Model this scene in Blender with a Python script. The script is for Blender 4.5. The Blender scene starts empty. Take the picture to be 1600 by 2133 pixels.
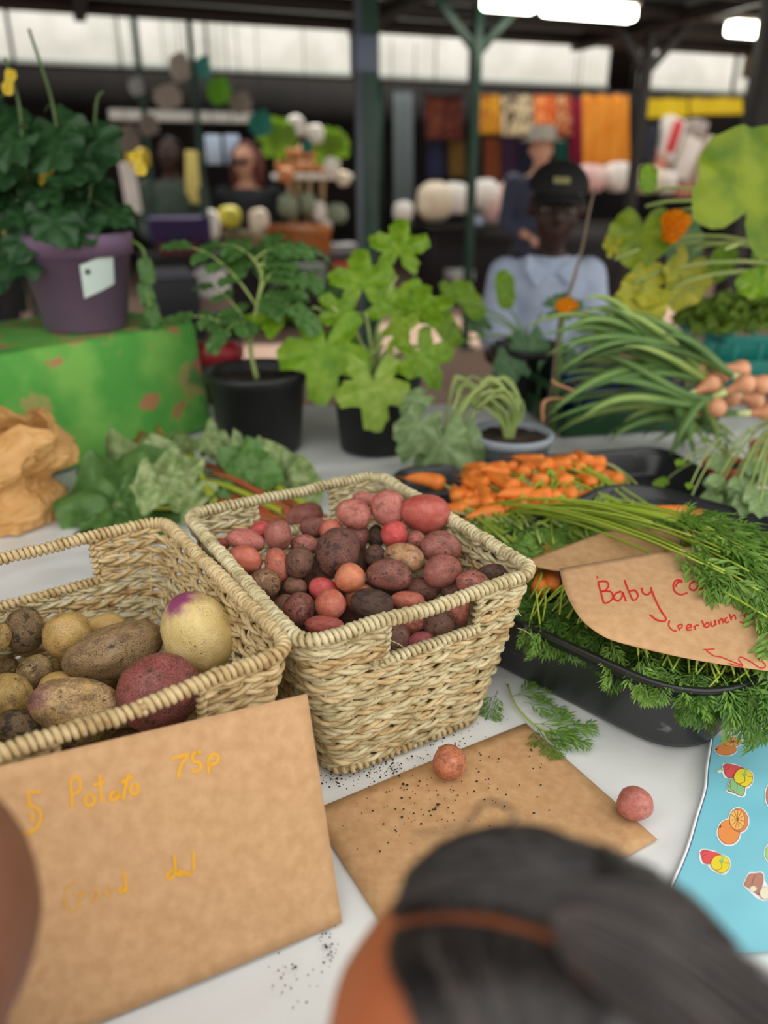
import bpy, bmesh, math, random
import numpy as np
from mathutils import Vector, Matrix, Quaternion, noise
from mathutils.bvhtree import BVHTree

random.seed(7)
SC = bpy.context.scene
COL = SC.collection
R = math.radians

# ------------------------------------------------------------------ camera
TAB = 0.85                      # height of the table top
CAM = Vector((0, 0, 1.48))
PITCH = R(23.5)
FPX = 1600.0
cd = bpy.data.cameras.new('camera'); cam = bpy.data.objects.new('camera', cd); COL.objects.link(cam)
cam.location = CAM
cam.rotation_euler = (math.pi/2 - PITCH, 0, 0)
cd.sensor_fit = 'HORIZONTAL'; cd.sensor_width = 36; cd.lens = 36*FPX/1600
cd.clip_start = 0.02; cd.clip_end = 200
cd.dof.use_dof = True; cd.dof.focus_distance = 0.86; cd.dof.aperture_fstop = 36e-3/0.0118
SC.camera = cam

# ------------------------------------------------------------------ sky, exposure
w = bpy.data.worlds.new('world'); SC.world = w; w.use_nodes = True
bg = w.node_tree.nodes['Background']
bg.inputs['Color'].default_value = (1.0, 0.985, 0.955, 1); bg.inputs['Strength'].default_value = 1.0
sl = bpy.data.lights.new('sun', 'SUN'); sl.energy = 3.0; sl.angle = R(6); sl.color = (1, .95, .86)
so = bpy.data.objects.new('sun', sl); COL.objects.link(so)
so.rotation_euler = (R(-32), R(6), R(0))
SC.view_settings.view_transform = 'Standard'; SC.view_settings.look = 'None'
SC.view_settings.gamma = 1.0; SC.view_settings.use_curve_mapping = False
SC.view_settings.exposure = 0.95

# ------------------------------------------------------------------ placing helpers
FW = Vector((0, math.cos(PITCH), -math.sin(PITCH)))
UP = Vector((0, math.sin(PITCH), math.cos(PITCH)))
RT = Vector((1, 0, 0))
def ray(x, y): return FW + RT*((x-800)/FPX) + UP*((1066.5-y)/FPX)
def onz(x, y, z=0.0):            # point of the horizontal plane z above the table top
    d = ray(x, y); return CAM + d*((TAB+z-CAM.z)/d.z)
def ony(x, y, Y):                # point of the upright plane at distance Y
    d = ray(x, y); return CAM + d*(Y/d.y)
def depth(p): return (Vector(p)-CAM).dot(FW)
def pxlen(p, n): return n*depth(p)/FPX

# ------------------------------------------------------------------ object helpers
def tag(o, label=None, cat=None, group=None, kind=None):
    if label: o['label'] = label
    if cat: o['category'] = cat
    if group: o['group'] = group
    if kind: o['kind'] = kind
    return o
def thing(name, label, cat, loc, group=None):
    o = bpy.data.objects.new(name, None); COL.objects.link(o)
    o.location = loc; o.empty_display_size = .02
    return tag(o, label, cat, group)
def root_loc(p):
    v = Vector((0, 0, 0))
    while p is not None:
        v = v + p.location; p = p.parent
    return v
def link_mesh(name, me, mat=None, parent=None):
    o = bpy.data.objects.new(name, me); COL.objects.link(o)
    if mat is not None and len(me.materials) == 0: me.materials.append(mat)
    if parent is not None: o.parent = parent
    return o
def place(name, me, M, mat=None, parent=None):       # shared mesh at a world matrix
    o = link_mesh(name, me, mat, parent)
    if parent is not None: M = Matrix.Translation(-root_loc(parent)) @ M
    o.matrix_local = M
    return o
def frame(t, hint=Vector((0, 0, 1))):
    t = t.normalized(); s = t.cross(hint)
    if s.length < 1e-4: s = t.cross(Vector((1, 0, 0)))
    s.normalize(); return t, s, s.cross(t)
def M_axes(x, y, z, o): return Matrix(((x.x, y.x, z.x, o.x), (x.y, y.y, z.y, o.y), (x.z, y.z, z.z, o.z), (0, 0, 0, 1)))

class MB:
    def __init__(s): s.v = []; s.f = []; s.mi = []; s.cm = 0
    def add(s, vs, fs):
        b = len(s.v); s.v += [tuple(v) for v in vs]
        s.f += [tuple(i+b for i in f) for f in fs]; s.mi += [s.cm]*len(fs); return s
    def tube(s, pts, rad, n=6, closed=False, caps=True, flat=1.0, hint=Vector((0, 0, 1))):
        pts = [Vector(p) for p in pts]; m = len(pts)
        if not hasattr(rad, '__len__'): rad = [rad]*m
        vs = []; prev = None
        for i, p in enumerate(pts):
            a = pts[(i-1) % m] if (closed or i > 0) else p
            c = pts[(i+1) % m] if (closed or i < m-1) else p
            t = (c-a)
            if t.length < 1e-9: t = Vector((0, 0, 1))
            t.normalize()
            if prev is None: _, sd, u = frame(t, hint)
            else:
                sd = prev - t*prev.dot(t)
                if sd.length < 1e-6: _, sd, u = frame(t, hint)
                sd.normalize(); u = sd.cross(t)
            prev = sd
            for k in range(n):
                q = 2*math.pi*k/n
                vs.append(p + sd*(rad[i]*math.cos(q)) + u*(rad[i]*flat*math.sin(q)))
        fs = []
        for i in range(m if closed else m-1):
            j = (i+1) % m
            for k in range(n):
                l = (k+1) % n
                fs.append((i*n+k, i*n+l, j*n+l, j*n+k))
        if caps and not closed:
            fs.append(tuple(range(n-1, -1, -1))); fs.append(tuple((m-1)*n+k for k in range(n)))
        return s.add(vs, fs)
    def box(s, c, size, rot=None, bevel=0.0):
        c = Vector(c); hx, hy, hz = size[0]/2, size[1]/2, size[2]/2
        b = min(bevel, hx*.9, hy*.9, hz*.9)
        if b <= 0:
            vs = [Vector((x, y, z)) for x in (-hx, hx) for y in (-hy, hy) for z in (-hz, hz)]
            fs = [(0, 1, 3, 2), (4, 6, 7, 5), (0, 4, 5, 1), (2, 3, 7, 6), (0, 2, 6, 4), (1, 5, 7, 3)]
        else:
            bm = bmesh.new(); bmesh.ops.create_cube(bm, size=1)
            bmesh.ops.scale(bm, vec=(size[0], size[1], size[2]), verts=bm.verts)
            bmesh.ops.bevel(bm, geom=bm.edges[:], offset=b, segments=2, profile=.5, affect='EDGES')
            bm.verts.index_update()
            vs = [v.co.copy() for v in bm.verts]; fs = [tuple(v.index for v in f.verts) for f in bm.faces]; bm.free()
        if rot is not None: vs = [rot @ v for v in vs]
        return s.add([v+c for v in vs], fs)
    def lathe(s, c, prof, n=32, closed_top=False):
        c = Vector(c); vs = []; fs = []; m = len(prof)
        for r, z in prof:
            for k in range(n):
                a = 2*math.pi*k/n; vs.append(c+Vector((r*math.cos(a), r*math.sin(a), z)))
        for i in range(m-1):
            for k in range(n):
                l = (k+1) % n; fs.append((i*n+k, i*n+l, (i+1)*n+l, (i+1)*n+k))
        fs.append(tuple(range(n-1, -1, -1)))
        if closed_top: fs.append(tuple((m-1)*n+k for k in range(n)))
        return s.add(vs, fs)
    def ball(s, c, r, rot=None, n=12, m=8):
        c = Vector(c); r = Vector(r) if hasattr(r, '__len__') else Vector((r, r, r)); vs = [Vector((0, 0, 1))]
        for i in range(1, m):
            a = math.pi*i/m
            for k in range(n):
                b = 2*math.pi*k/n; vs.append(Vector((math.sin(a)*math.cos(b), math.sin(a)*math.sin(b), math.cos(a))))
        vs.append(Vector((0, 0, -1))); fs = []
        for k in range(n): fs.append((0, 1+k, 1+(k+1) % n))
        for i in range(m-2):
            for k in range(n):
                l = (k+1) % n; a = 1+i*n; fs.append((a+k, a+n+k, a+n+l, a+l))
        e = len(vs)-1; a = 1+(m-2)*n
        for k in range(n): fs.append((e, a+(k+1) % n, a+k))
        vs = [Vector((v.x*r.x, v.y*r.y, v.z*r.z)) for v in vs]
        if rot is not None: vs = [rot @ v for v in vs]
        return s.add([v+c for v in vs], fs)
    def grid(s, fn, nu, nv):
        vs = [fn(i/nu, j/nv) for j in range(nv+1) for i in range(nu+1)]
        fs = [(j*(nu+1)+i, j*(nu+1)+i+1, (j+1)*(nu+1)+i+1, (j+1)*(nu+1)+i) for j in range(nv) for i in range(nu)]
        return s.add(vs, fs)
    def mesh(s, name, mats, off=Vector((0, 0, 0)), smooth=True):
        me = bpy.data.meshes.new(name)
        me.from_pydata([(v[0]-off[0], v[1]-off[1], v[2]-off[2]) for v in s.v], [], s.f)
        for m in (mats if isinstance(mats, (list, tuple)) else [mats]):
            if m is not None: me.materials.append(m)
        if any(s.mi): me.polygons.foreach_set('material_index', s.mi)
        if smooth: me.polygons.foreach_set('use_smooth', [True]*len(s.f))
        me.update(); return me
    def build(s, name, mat, parent=None, smooth=True, off=None):
        o_ = root_loc(parent) if parent is not None else Vector((0, 0, 0))
        if parent is None and off is not None: o_ = Vector(off)
        me = s.mesh(name, mat, o_, smooth)
        o = link_mesh(name, me, None, parent)
        if parent is None and off is not None: o.location = off
        return o
def mod_thick(o, t, offset=-1):
    m = o.modifiers.new('thick', 'SOLIDIFY'); m.thickness = t; m.offset = offset; return o
def bez(a, b, c, d, n):
    out = []
    for i in range(n+1):
        t = i/n; u = 1-t
        out.append(a*(u*u*u)+b*(3*u*u*t)+c*(3*u*t*t)+d*(t*t*t))
    return out
def crom(pts, n):                 # smooth curve through points
    pts = [Vector(p) for p in pts]; out = []
    P = [pts[0]*2-pts[1]]+pts+[pts[-1]*2-pts[-2]]
    for i in range(len(pts)-1):
        p0, p1, p2, p3 = P[i:i+4]
        for k in range(n):
            t = k/n
            out.append((p1*2+(p2-p0)*t+(p0*2-p1*5+p2*4-p3)*t*t+(p1*3-p0-p2*3+p3)*t*t*t)*.5)
    out.append(pts[-1]); return out

# ------------------------------------------------------------------ materials
def srgb(r, g, b):
    f = lambda c: c/12.92 if c <= .04045 else ((c+.055)/1.055)**2.4
    return (f(r/255), f(g/255), f(b/255), 1)
MATS = {}
def mat(name, c1, c2=None, scale=20, rough=.6, bump=0, bscale=None, spec=.4, trans=0, emit=0, metal=0,
        stretch=None, detail=4, contrast=(.35, .65), sheen=0, coat=0, objrand=0, coord='Object', alpha=1):
    if name in MATS: return MATS[name]
    m = bpy.data.materials.new(name); m.use_nodes = True; MATS[name] = m
    nt = m.node_tree; N = nt.nodes; L = nt.links
    b = N['Principled BSDF']; b.inputs['Roughness'].default_value = rough
    b.inputs['Specular IOR Level'].default_value = spec; b.inputs['Metallic'].default_value = metal
    if coat: b.inputs['Coat Weight'].default_value = coat; b.inputs['Coat Roughness'].default_value = .15
    if sheen: b.inputs['Sheen Weight'].default_value = sheen
    if alpha < 1: b.inputs['Alpha'].default_value = alpha
    tc = N.new('ShaderNodeTexCoord'); vec = tc.outputs[coord]
    if stretch:
        mp = N.new('ShaderNodeMapping'); mp.inputs['Scale'].default_value = stretch; L.new(vec, mp.inputs['Vector']); vec = mp.outputs[0]
    if objrand:
        oi = N.new('ShaderNodeObjectInfo'); ad = N.new('ShaderNodeVectorMath'); ad.operation = 'MULTIPLY_ADD'
        cx = N.new('ShaderNodeCombineXYZ')
        for k in range(3): L.new(oi.outputs['Random'], cx.inputs[k])
        L.new(cx.outputs[0], ad.inputs[0]); ad.inputs[1].default_value = (37, 53, 71); L.new(vec, ad.inputs[2]); vec = ad.outputs[0]
    col = None
    if c2 is not None:
        n = N.new('ShaderNodeTexNoise'); n.inputs['Scale'].default_value = scale; n.inputs['Detail'].default_value = detail
        L.new(vec, n.inputs['Vector'])
        r = N.new('ShaderNodeValToRGB'); r.color_ramp.elements[0].position = contrast[0]; r.color_ramp.elements[1].position = contrast[1]
        r.color_ramp.elements[0].color = c1; r.color_ramp.elements[1].color = c2
        L.new(n.outputs['Fac'], r.inputs['Fac']); col = r.outputs['Color']; L.new(col, b.inputs['Base Color'])
        if objrand:
            hv = N.new('ShaderNodeHueSaturation'); mr = N.new('ShaderNodeMapRange')
            mr.inputs['To Min'].default_value = 1-objrand; mr.inputs['To Max'].default_value = 1+objrand
            L.new(oi.outputs['Random'], mr.inputs['Value']); L.new(mr.outputs[0], hv.inputs['Value'])
            L.new(col, hv.inputs['Color']); col = hv.outputs['Color']; L.new(col, b.inputs['Base Color'])
    else: b.inputs['Base Color'].default_value = c1
    if bump:
        n2 = N.new('ShaderNodeTexNoise'); n2.inputs['Scale'].default_value = bscale or scale*3; n2.inputs['Detail'].default_value = 5
        L.new(vec, n2.inputs['Vector'])
        bp = N.new('ShaderNodeBump'); bp.inputs['Strength'].default_value = bump; bp.inputs['Distance'].default_value = .01
        L.new(n2.outputs['Fac'], bp.inputs['Height']); L.new(bp.outputs[0], b.inputs['Normal'])
    if emit:
        b.inputs['Emission Color'].default_value = c1; b.inputs['Emission Strength'].default_value = emit
    if trans:
        t = N.new('ShaderNodeBsdfTranslucent'); mx = N.new('ShaderNodeMixShader'); mx.inputs[0].default_value = trans
        if col is not None: L.new(col, t.inputs['Color'])
        else: t.inputs['Color'].default_value = c1
        L.new(b.outputs[0], mx.inputs[1]); L.new(t.outputs[0], mx.inputs[2]); L.new(mx.outputs[0], N['Material Output'].inputs['Surface'])
    return m
def plain(name, rgb, rough=.6, **k): return mat(name, srgb(*rgb), rough=rough, **k)
def duo(name, a, b, scale=20, **k): return mat(name, srgb(*a), srgb(*b), scale=scale, **k)
# ================================================================== table and cloth
def ridge(x, y, s, sd):
    return 1-abs(noise.noise(Vector((x*s, y*s, sd))))*2
def cloth_z(x, y):
    k = .0040*(ridge(x*1.0, y*1.6, 3.1, 2)-1) + .0034*(ridge(x*1.5-y, y+x*.6, 7, 9)-1) + .0012*(ridge(x+y*.4, y*1.2-x*.3, 15, 4)-1)
    return TAB + max(-.008, k) - .0004
M_cloth = duo('white_paper_cloth', (222, 224, 222), (232, 233, 230), 6, rough=.55, bump=.06, bscale=60)
M_wood = duo('table_wood', (120, 92, 62), (150, 118, 82), 8, stretch=(1, 8, 8))
TX0, TX1, TY0, TY1 = -1.5, 1.6, .35, 2.28
tb = thing('market_table', 'long trestle table under the white paper cloth', 'table', (0, 1.3, 0))
MB().box((.05, 1.315, TAB-.030), (3.06, 1.9, .03)).build('tabletop', M_wood, tb)
for sx in (-1.3, 1.4):
    for sy in (.5, 2.1): MB().box((sx, sy, (TAB-.045)/2), (.05, .05, TAB-.045)).build('leg', M_wood, tb)
def cl(u, v):
    x = TX0+(TX1-TX0)*u; n = 1.0; yy = -.22+v*(TY1-TY0+.44)
    if yy < 0: y = TY0; return Vector((x, y-.004+.012*math.sin(x*23)*(-yy)*3, TAB-.0085+yy))
    if yy > TY1-TY0: y = TY1; return Vector((x, y+.004, TAB-.0085-(yy-(TY1-TY0))))
    return Vector((x, TY0+yy, cloth_z(x, TY0+yy)))
tc_ = MB().grid(cl, 260, 200).build('tablecloth', M_cloth)
tag(tc_, 'creased white paper cloth spread over the whole market table', 'tablecloth')

# ================================================================== seagrass baskets
def straw_mat(name, a, b, c):
    m = bpy.data.materials.new(name); m.use_nodes = True; nt = m.node_tree; N = nt.nodes; L = nt.links
    p = N['Principled BSDF']; p.inputs['Roughness'].default_value = .62; p.inputs['Specular IOR Level'].default_value = .3
    t = N.new('ShaderNodeTexCoord'); oi = N.new('ShaderNodeObjectInfo')
    n1 = N.new('ShaderNodeTexNoise'); n1.inputs['Scale'].default_value = 55; n1.inputs['Detail'].default_value = 3
    n2 = N.new('ShaderNodeTexNoise'); n2.inputs['Scale'].default_value = 420; n2.inputs['Detail'].default_value = 2
    L.new(t.outputs['Object'], n1.inputs['Vector']); L.new(t.outputs['Object'], n2.inputs['Vector'])
    r = N.new('ShaderNodeValToRGB'); e = r.color_ramp.elements
    e[0].position = .3; e[0].color = c; e[1].position = .72; e[1].color = b
    x = e.new(.5); x.color = a
    ad = N.new('ShaderNodeMath'); ad.operation = 'MULTIPLY_ADD'; ad.inputs[1].default_value = .12
    L.new(oi.outputs['Random'], ad.inputs[0]); L.new(n1.outputs['Fac'], ad.inputs[2]); L.new(ad.outputs[0], r.inputs['Fac'])
    L.new(r.outputs[0], p.inputs['Base Color'])
    bp = N.new('ShaderNodeBump'); bp.inputs['Strength'].default_value = .5; bp.inputs['Distance'].default_value = .0015
    L.new(n2.outputs['Fac'], bp.inputs['Height']); L.new(bp.outputs[0], p.inputs['Normal'])
    return m
M_straw = straw_mat('seagrass', srgb(192, 178, 136), srgb(218, 206, 168), srgb(150, 126, 84))
M_straw2 = straw_mat('seagrass_tan', srgb(190, 164, 116), srgb(216, 194, 148), srgb(146, 112, 68))

class Basket:
    def __init__(s, fl, ang, W, L, h, Wb, Lb, gap, gz, rows=23):
        s.e = Vector((math.cos(ang), math.sin(ang), 0)); s.l = Vector((-math.sin(ang), math.cos(ang), 0))
        s.o = Vector((fl.x, fl.y, TAB)) + s.e*(W/2) + s.l*(L/2)
        s.W, s.L, s.h, s.Wb, s.Lb, s.gap, s.gz, s.rows = W, L, h, Wb, Lb, gap, gz, rows
    def at(s, u, v, z): return s.o + s.e*u + s.l*v + Vector((0, 0, z))
    def ring(s, f, ds=.0045, start=None, end=None):
        """outline at height fraction f, counter-clockwise from the middle of the front side: list of (u, v, nu, nv, dist)"""
        w = (s.Wb+(s.W-s.Wb)*f)/2; l = (s.Lb+(s.L-s.Lb)*f)/2; r = .026
        segs = []
        def line(a, b, n): segs.append(('l', a, b, n))
        def arc(c, a0): segs.append(('a', c, a0))
        line((0, -l), (w-r, -l), (0, -1)); arc((w-r, -l+r), -90); line((w, -l+r), (w, l-r), (1, 0)); arc((w-r, l-r), 0)
        line((w-r, l), (-w+r, l), (0, 1)); arc((-w+r, l-r), 90); line((-w, l-r), (-w, -l+r), (-1, 0)); arc((-w+r, -l+r), 180)
        line((-w+r, -l), (0, -l), (0, -1))
        pts = []; d = 0
        for g in segs:
            if g[0] == 'l':
                a, b, n = Vector(g[1]), Vector(g[2]), g[3]; le = (b-a).length; k = max(1, int(le/ds))
                for i in range(k): p = a+(b-a)*(i/k); pts.append((p.x, p.y, n[0], n[1], d+le*i/k))
            else:
                c, a0 = g[1], g[2]; le = r*math.pi/2; k = max(2, int(le/ds))
                for i in range(k):
                    a = R(a0+90*i/k); pts.append((c[0]+r*math.cos(a), c[1]+r*math.sin(a), math.cos(a), math.sin(a), d+le*i/k))
            d += le
        return pts, d
def make_basket(B, label, mats, name='seagrass_basket', seed=1):
    rnd = random.Random(seed)
    root = thing(name, label, 'basket', (B.o.x, B.o.y, TAB))
    m1, m2 = mats
    def rope(mb, path, z, k, closed, tw, ply=.0034, rp=.0023, amp=.0024, pitch=.046, stake=.034):
        plies = ([], []); ph = rnd.random()*6.28
        for (u, v, nu, nv, d) in path:
            nz = noise.noise(Vector((u*30, v*30, k*3.7+seed)))
            off = amp*math.sin(math.pi*d/stake+(k % 2)*math.pi) + .0008*nz
            zz = z + .0016*noise.noise(Vector((u*17+5, v*17, k*1.3+seed*2)))
            a = tw*2*math.pi*d/(pitch*(1+.0*nz))+ph
            for q in (0, 1):
                aa = a+q*math.pi
                r_ = rp*(1+.25*nz)
                uu = off+r_*math.cos(aa)
                plies[q].append(B.at(u+nu*uu, v+nv*uu, zz+1.05*r_*math.sin(aa)))
        for q in (0, 1): mb.tube(plies[q], [ply*(.9+.25*noise.noise(Vector((i*.11, k*2.1, q+seed)))) for i in range(len(path))], 5, closed=closed)
    def wrap(mb, pts3, nrm3, closed, core=.0042, wr=.0058, sr=.0030, pitch=.0066, dirn=1, jit=.18):
        # pts3: polyline of the rim with side vectors
        d = 0; out = []; acc = [0]
        for i in range(1, len(pts3)): acc.append(acc[-1]+(pts3[i]-pts3[i-1]).length)
        tot = acc[-1]; turns = tot/pitch; n = int(turns*9); j = 0
        for i in range(n+1):
            s_ = tot*i/n
            while j < len(acc)-2 and acc[j+1] < s_: j += 1
            t = (s_-acc[j])/max(1e-9, acc[j+1]-acc[j]); p = pts3[j].lerp(pts3[j+1], t); nn = nrm3[j].lerp(nrm3[j+1], t).normalized()
            tang = (pts3[j+1]-pts3[j]).normalized(); bb = tang.cross(nn).normalized()
            turn = s_/pitch; jj = 1+jit*(noise.noise(Vector((turn*.9, seed*3.1, dirn)))*1.3)
            a = dirn*2*math.pi*turn + 1.0*noise.noise(Vector((turn*.35, seed, 4)))
            out.append(p+nn*(wr*jj*math.cos(a))+bb*(wr*jj*math.sin(a)))
        mb.tube(out, [sr*(1+.22*noise.noise(Vector((i*.07, seed, dirn*5)))) for i in range(len(out))], 5)
        mb.tube(pts3, core, 6)
    g0, g1 = B.gap; zlow = B.h-B.gz
    nr = B.rows; dz = (B.h-.012)/nr
    for k in range(nr):
        z = .008+dz*(k+.5); f = z/B.h
        path, per = B.ring(f)
        tw = 1 if (k//1) % 2 == 0 else -1
        mb = MB()
        if z < zlow-.002:
            mb_closed = path
            rope(mb, path, z, k, True, tw)
        else:
            # two side pieces, open at the front and back handle holes
            fl_ = [q for q in path]
            def inside(q):
                return q[3] != 0 and abs(q[2]) < .01 and g0 < q[0] < g1
            run = []; runs = []
            n = len(fl_); st = next(i for i in range(n) if inside(fl_[i]))
            for i in range(n+1):
                q = fl_[(st+i) % n]
                if inside(q) or i == n:
                    if len(run) > 3: runs.append(run)
                    run = []
                else: run.append(q)
            for rn in runs: rope(mb, rn, z, k, False, tw)
        mb.build('weave_row', m2 if rnd.random() < .35 else m1, root)
    # upright stakes the rows are woven round
    p0, per0 = B.ring(0); p1, per1 = B.ring(1)
    ns = 40
    for i in range(ns):
        a = p0[int(len(p0)*i/ns)]; b = p1[int(len(p1)*i/ns)]
        top = B.h-.004
        if a[3] != 0 and abs(a[2]) < .01 and g0-.004 < b[0] < g1+.004: top = zlow
        t = top/B.h
        pa = B.at(a[0], a[1], .004); pb = B.at(a[0]+(b[0]-a[0])*t, a[1]+(b[1]-a[1])*t, top)
        MB().tube([pa, pa.lerp(pb, .5), pb], .0022, 5).build('stake', m1, root)
    # wrapped rims
    def ring3(f, z, sag=0):
        path, per = B.ring(f); P = []; Nn = []
        for q in path+path[:1]:
            dzs = 0
            if abs(q[2]) < .01 and g0-.02 < q[0] < g1+.02:
                tt = (q[0]-(g0-.02))/(g1-g0+.04); dzs = -sag*math.sin(math.pi*tt)**2*(1 if q[1] < 0 else .4)
            jz = .0016*noise.noise(Vector((q[0]*22, q[1]*22, seed)))
            P.append(B.at(q[0], q[1], z+dzs+jz)); Nn.append(B.at(q[0]+q[2], q[1]+q[3], z+dzs)-B.at(q[0], q[1], z+dzs))
        return P, Nn
    P, Nn = ring3(1, B.h, B.sag)
    mb = MB(); wrap(mb, P, Nn, True); mb.build('rim', m1, root)
    # second binding crossing over on the long sides
    for sgn in (1, -1):
        q = [(a, b) for a, b, c in zip(P, Nn, P) if abs((b).dot(B.e)) > .9 and (b).dot(B.e)*sgn > 0]
        mb = MB(); wrap(mb, [a for a, b in q], [b for a, b in q], False, core=.003, wr=.0068, sr=.0027, pitch=.0125, dirn=-1); mb.build('rim_binding', m1, root)
    P, Nn = ring3(0, .006); mb = MB(); wrap(mb, P, Nn, True, core=.004, wr=.0052, sr=.003, pitch=.0085); mb.build('foot_rim', m2, root)
    fl = zlow/B.h; l = (B.Lb+(B.L-B.Lb)*fl)/2; l1 = B.L/2
    for sgn in (-1, 1):
        nn = B.l*sgn
        P = [B.at(g0-.006+(g1-g0+.012)*i/16, sgn*l, zlow) for i in range(17)]
        mb = MB(); wrap(mb, P, [nn]*17, False, core=.0034, wr=.0048, sr=.0027, pitch=.0068); mb.build('handle_sill', m1, root)
        for g in (g0, g1):
            P = [B.at(g, sgn*(l+(l1-l)*i/8), zlow+(B.h-zlow)*i/8) for i in range(9)]
            mb = MB(); wrap(mb, P, [nn]*9, False, core=.002, wr=.0032, sr=.0026, pitch=.0085); mb.build('handle_jamb', m1, root)
    wb, lb = B.Wb/2-.004, B.Lb/2-.004
    mb = MB(); mb.grid(lambda a, b: B.at(-wb+2*wb*a, -lb+2*lb*b, .007+.0012*math.sin(a*60)*math.sin(b*80)), 24, 28); mb.build('woven_base', m2, root)
    return root
BH = .21
flB = onz(628, 1345, BH); frB = onz(1122, 1192, BH)
BB = Basket(flB, R(30.6), .302, .371, BH, .208, .315, (-.052, .068), .056); BB.sag = .004
rootB = make_basket(BB, 'seagrass basket heaped with red potatoes, beside the black tray', (M_straw, M_straw2), seed=1)
frA = onz(612, 1352, BH-.004); angA = R(34.2)
eA = Vector((math.cos(angA), math.sin(angA), 0))
flA = frA - eA*.302
BA = Basket(flA, angA, .302, .376, BH-.004, .21, .315, (-.075, .055), .06); BA.sag = .005
rootA = make_basket(BA, 'seagrass basket of mixed large potatoes behind the 75p price card', (M_straw2, M_straw), seed=2)
# loose straw ends sticking out of the weave
def wisp(root, m, p, d, ln, wdt):
    p = Vector(p); d = Vector(d).normalized(); s = d.cross(UP).normalized()
    pts = [p+d*(ln*t)+Vector((0, 0, -ln*.35*t*t)) for t in (0, .35, .7, 1)]
    mb = MB(); vs = []; ww = (.7, 1, .8, .25)
    for q, k in zip(pts, ww): vs += [q-s*wdt*k, q+s*wdt*k]
    mb.add(vs, [(0, 1, 3, 2), (2, 3, 5, 4), (4, 5, 7, 6)]); mod_thick(mb.build('straw_end', m, root), .0006)
fN = -BB.l
for (x, y, z, dx, ln) in ((800, 1330, .165, 1, .024), (768, 1378, .15, .6, .026), (1062, 1262, .17, .5, .016), (752, 1298, .195, -.3, .014), (1078, 1308, .14, 1, .018), (860, 1490, .08, .8, .015)):
    d = ray(x, y); n = BB.l; p0_ = BB.at(0, -(BB.Lb+(BB.L-BB.Lb)*z/BH)/2-.004, 0)
    t = (p0_-CAM).dot(n)/d.dot(n); p = CAM+d*t
    wisp(rootB, M_straw, p, BB.e*dx+fN*.35+Vector((0, 0, -.3)), ln, .0024)

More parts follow.
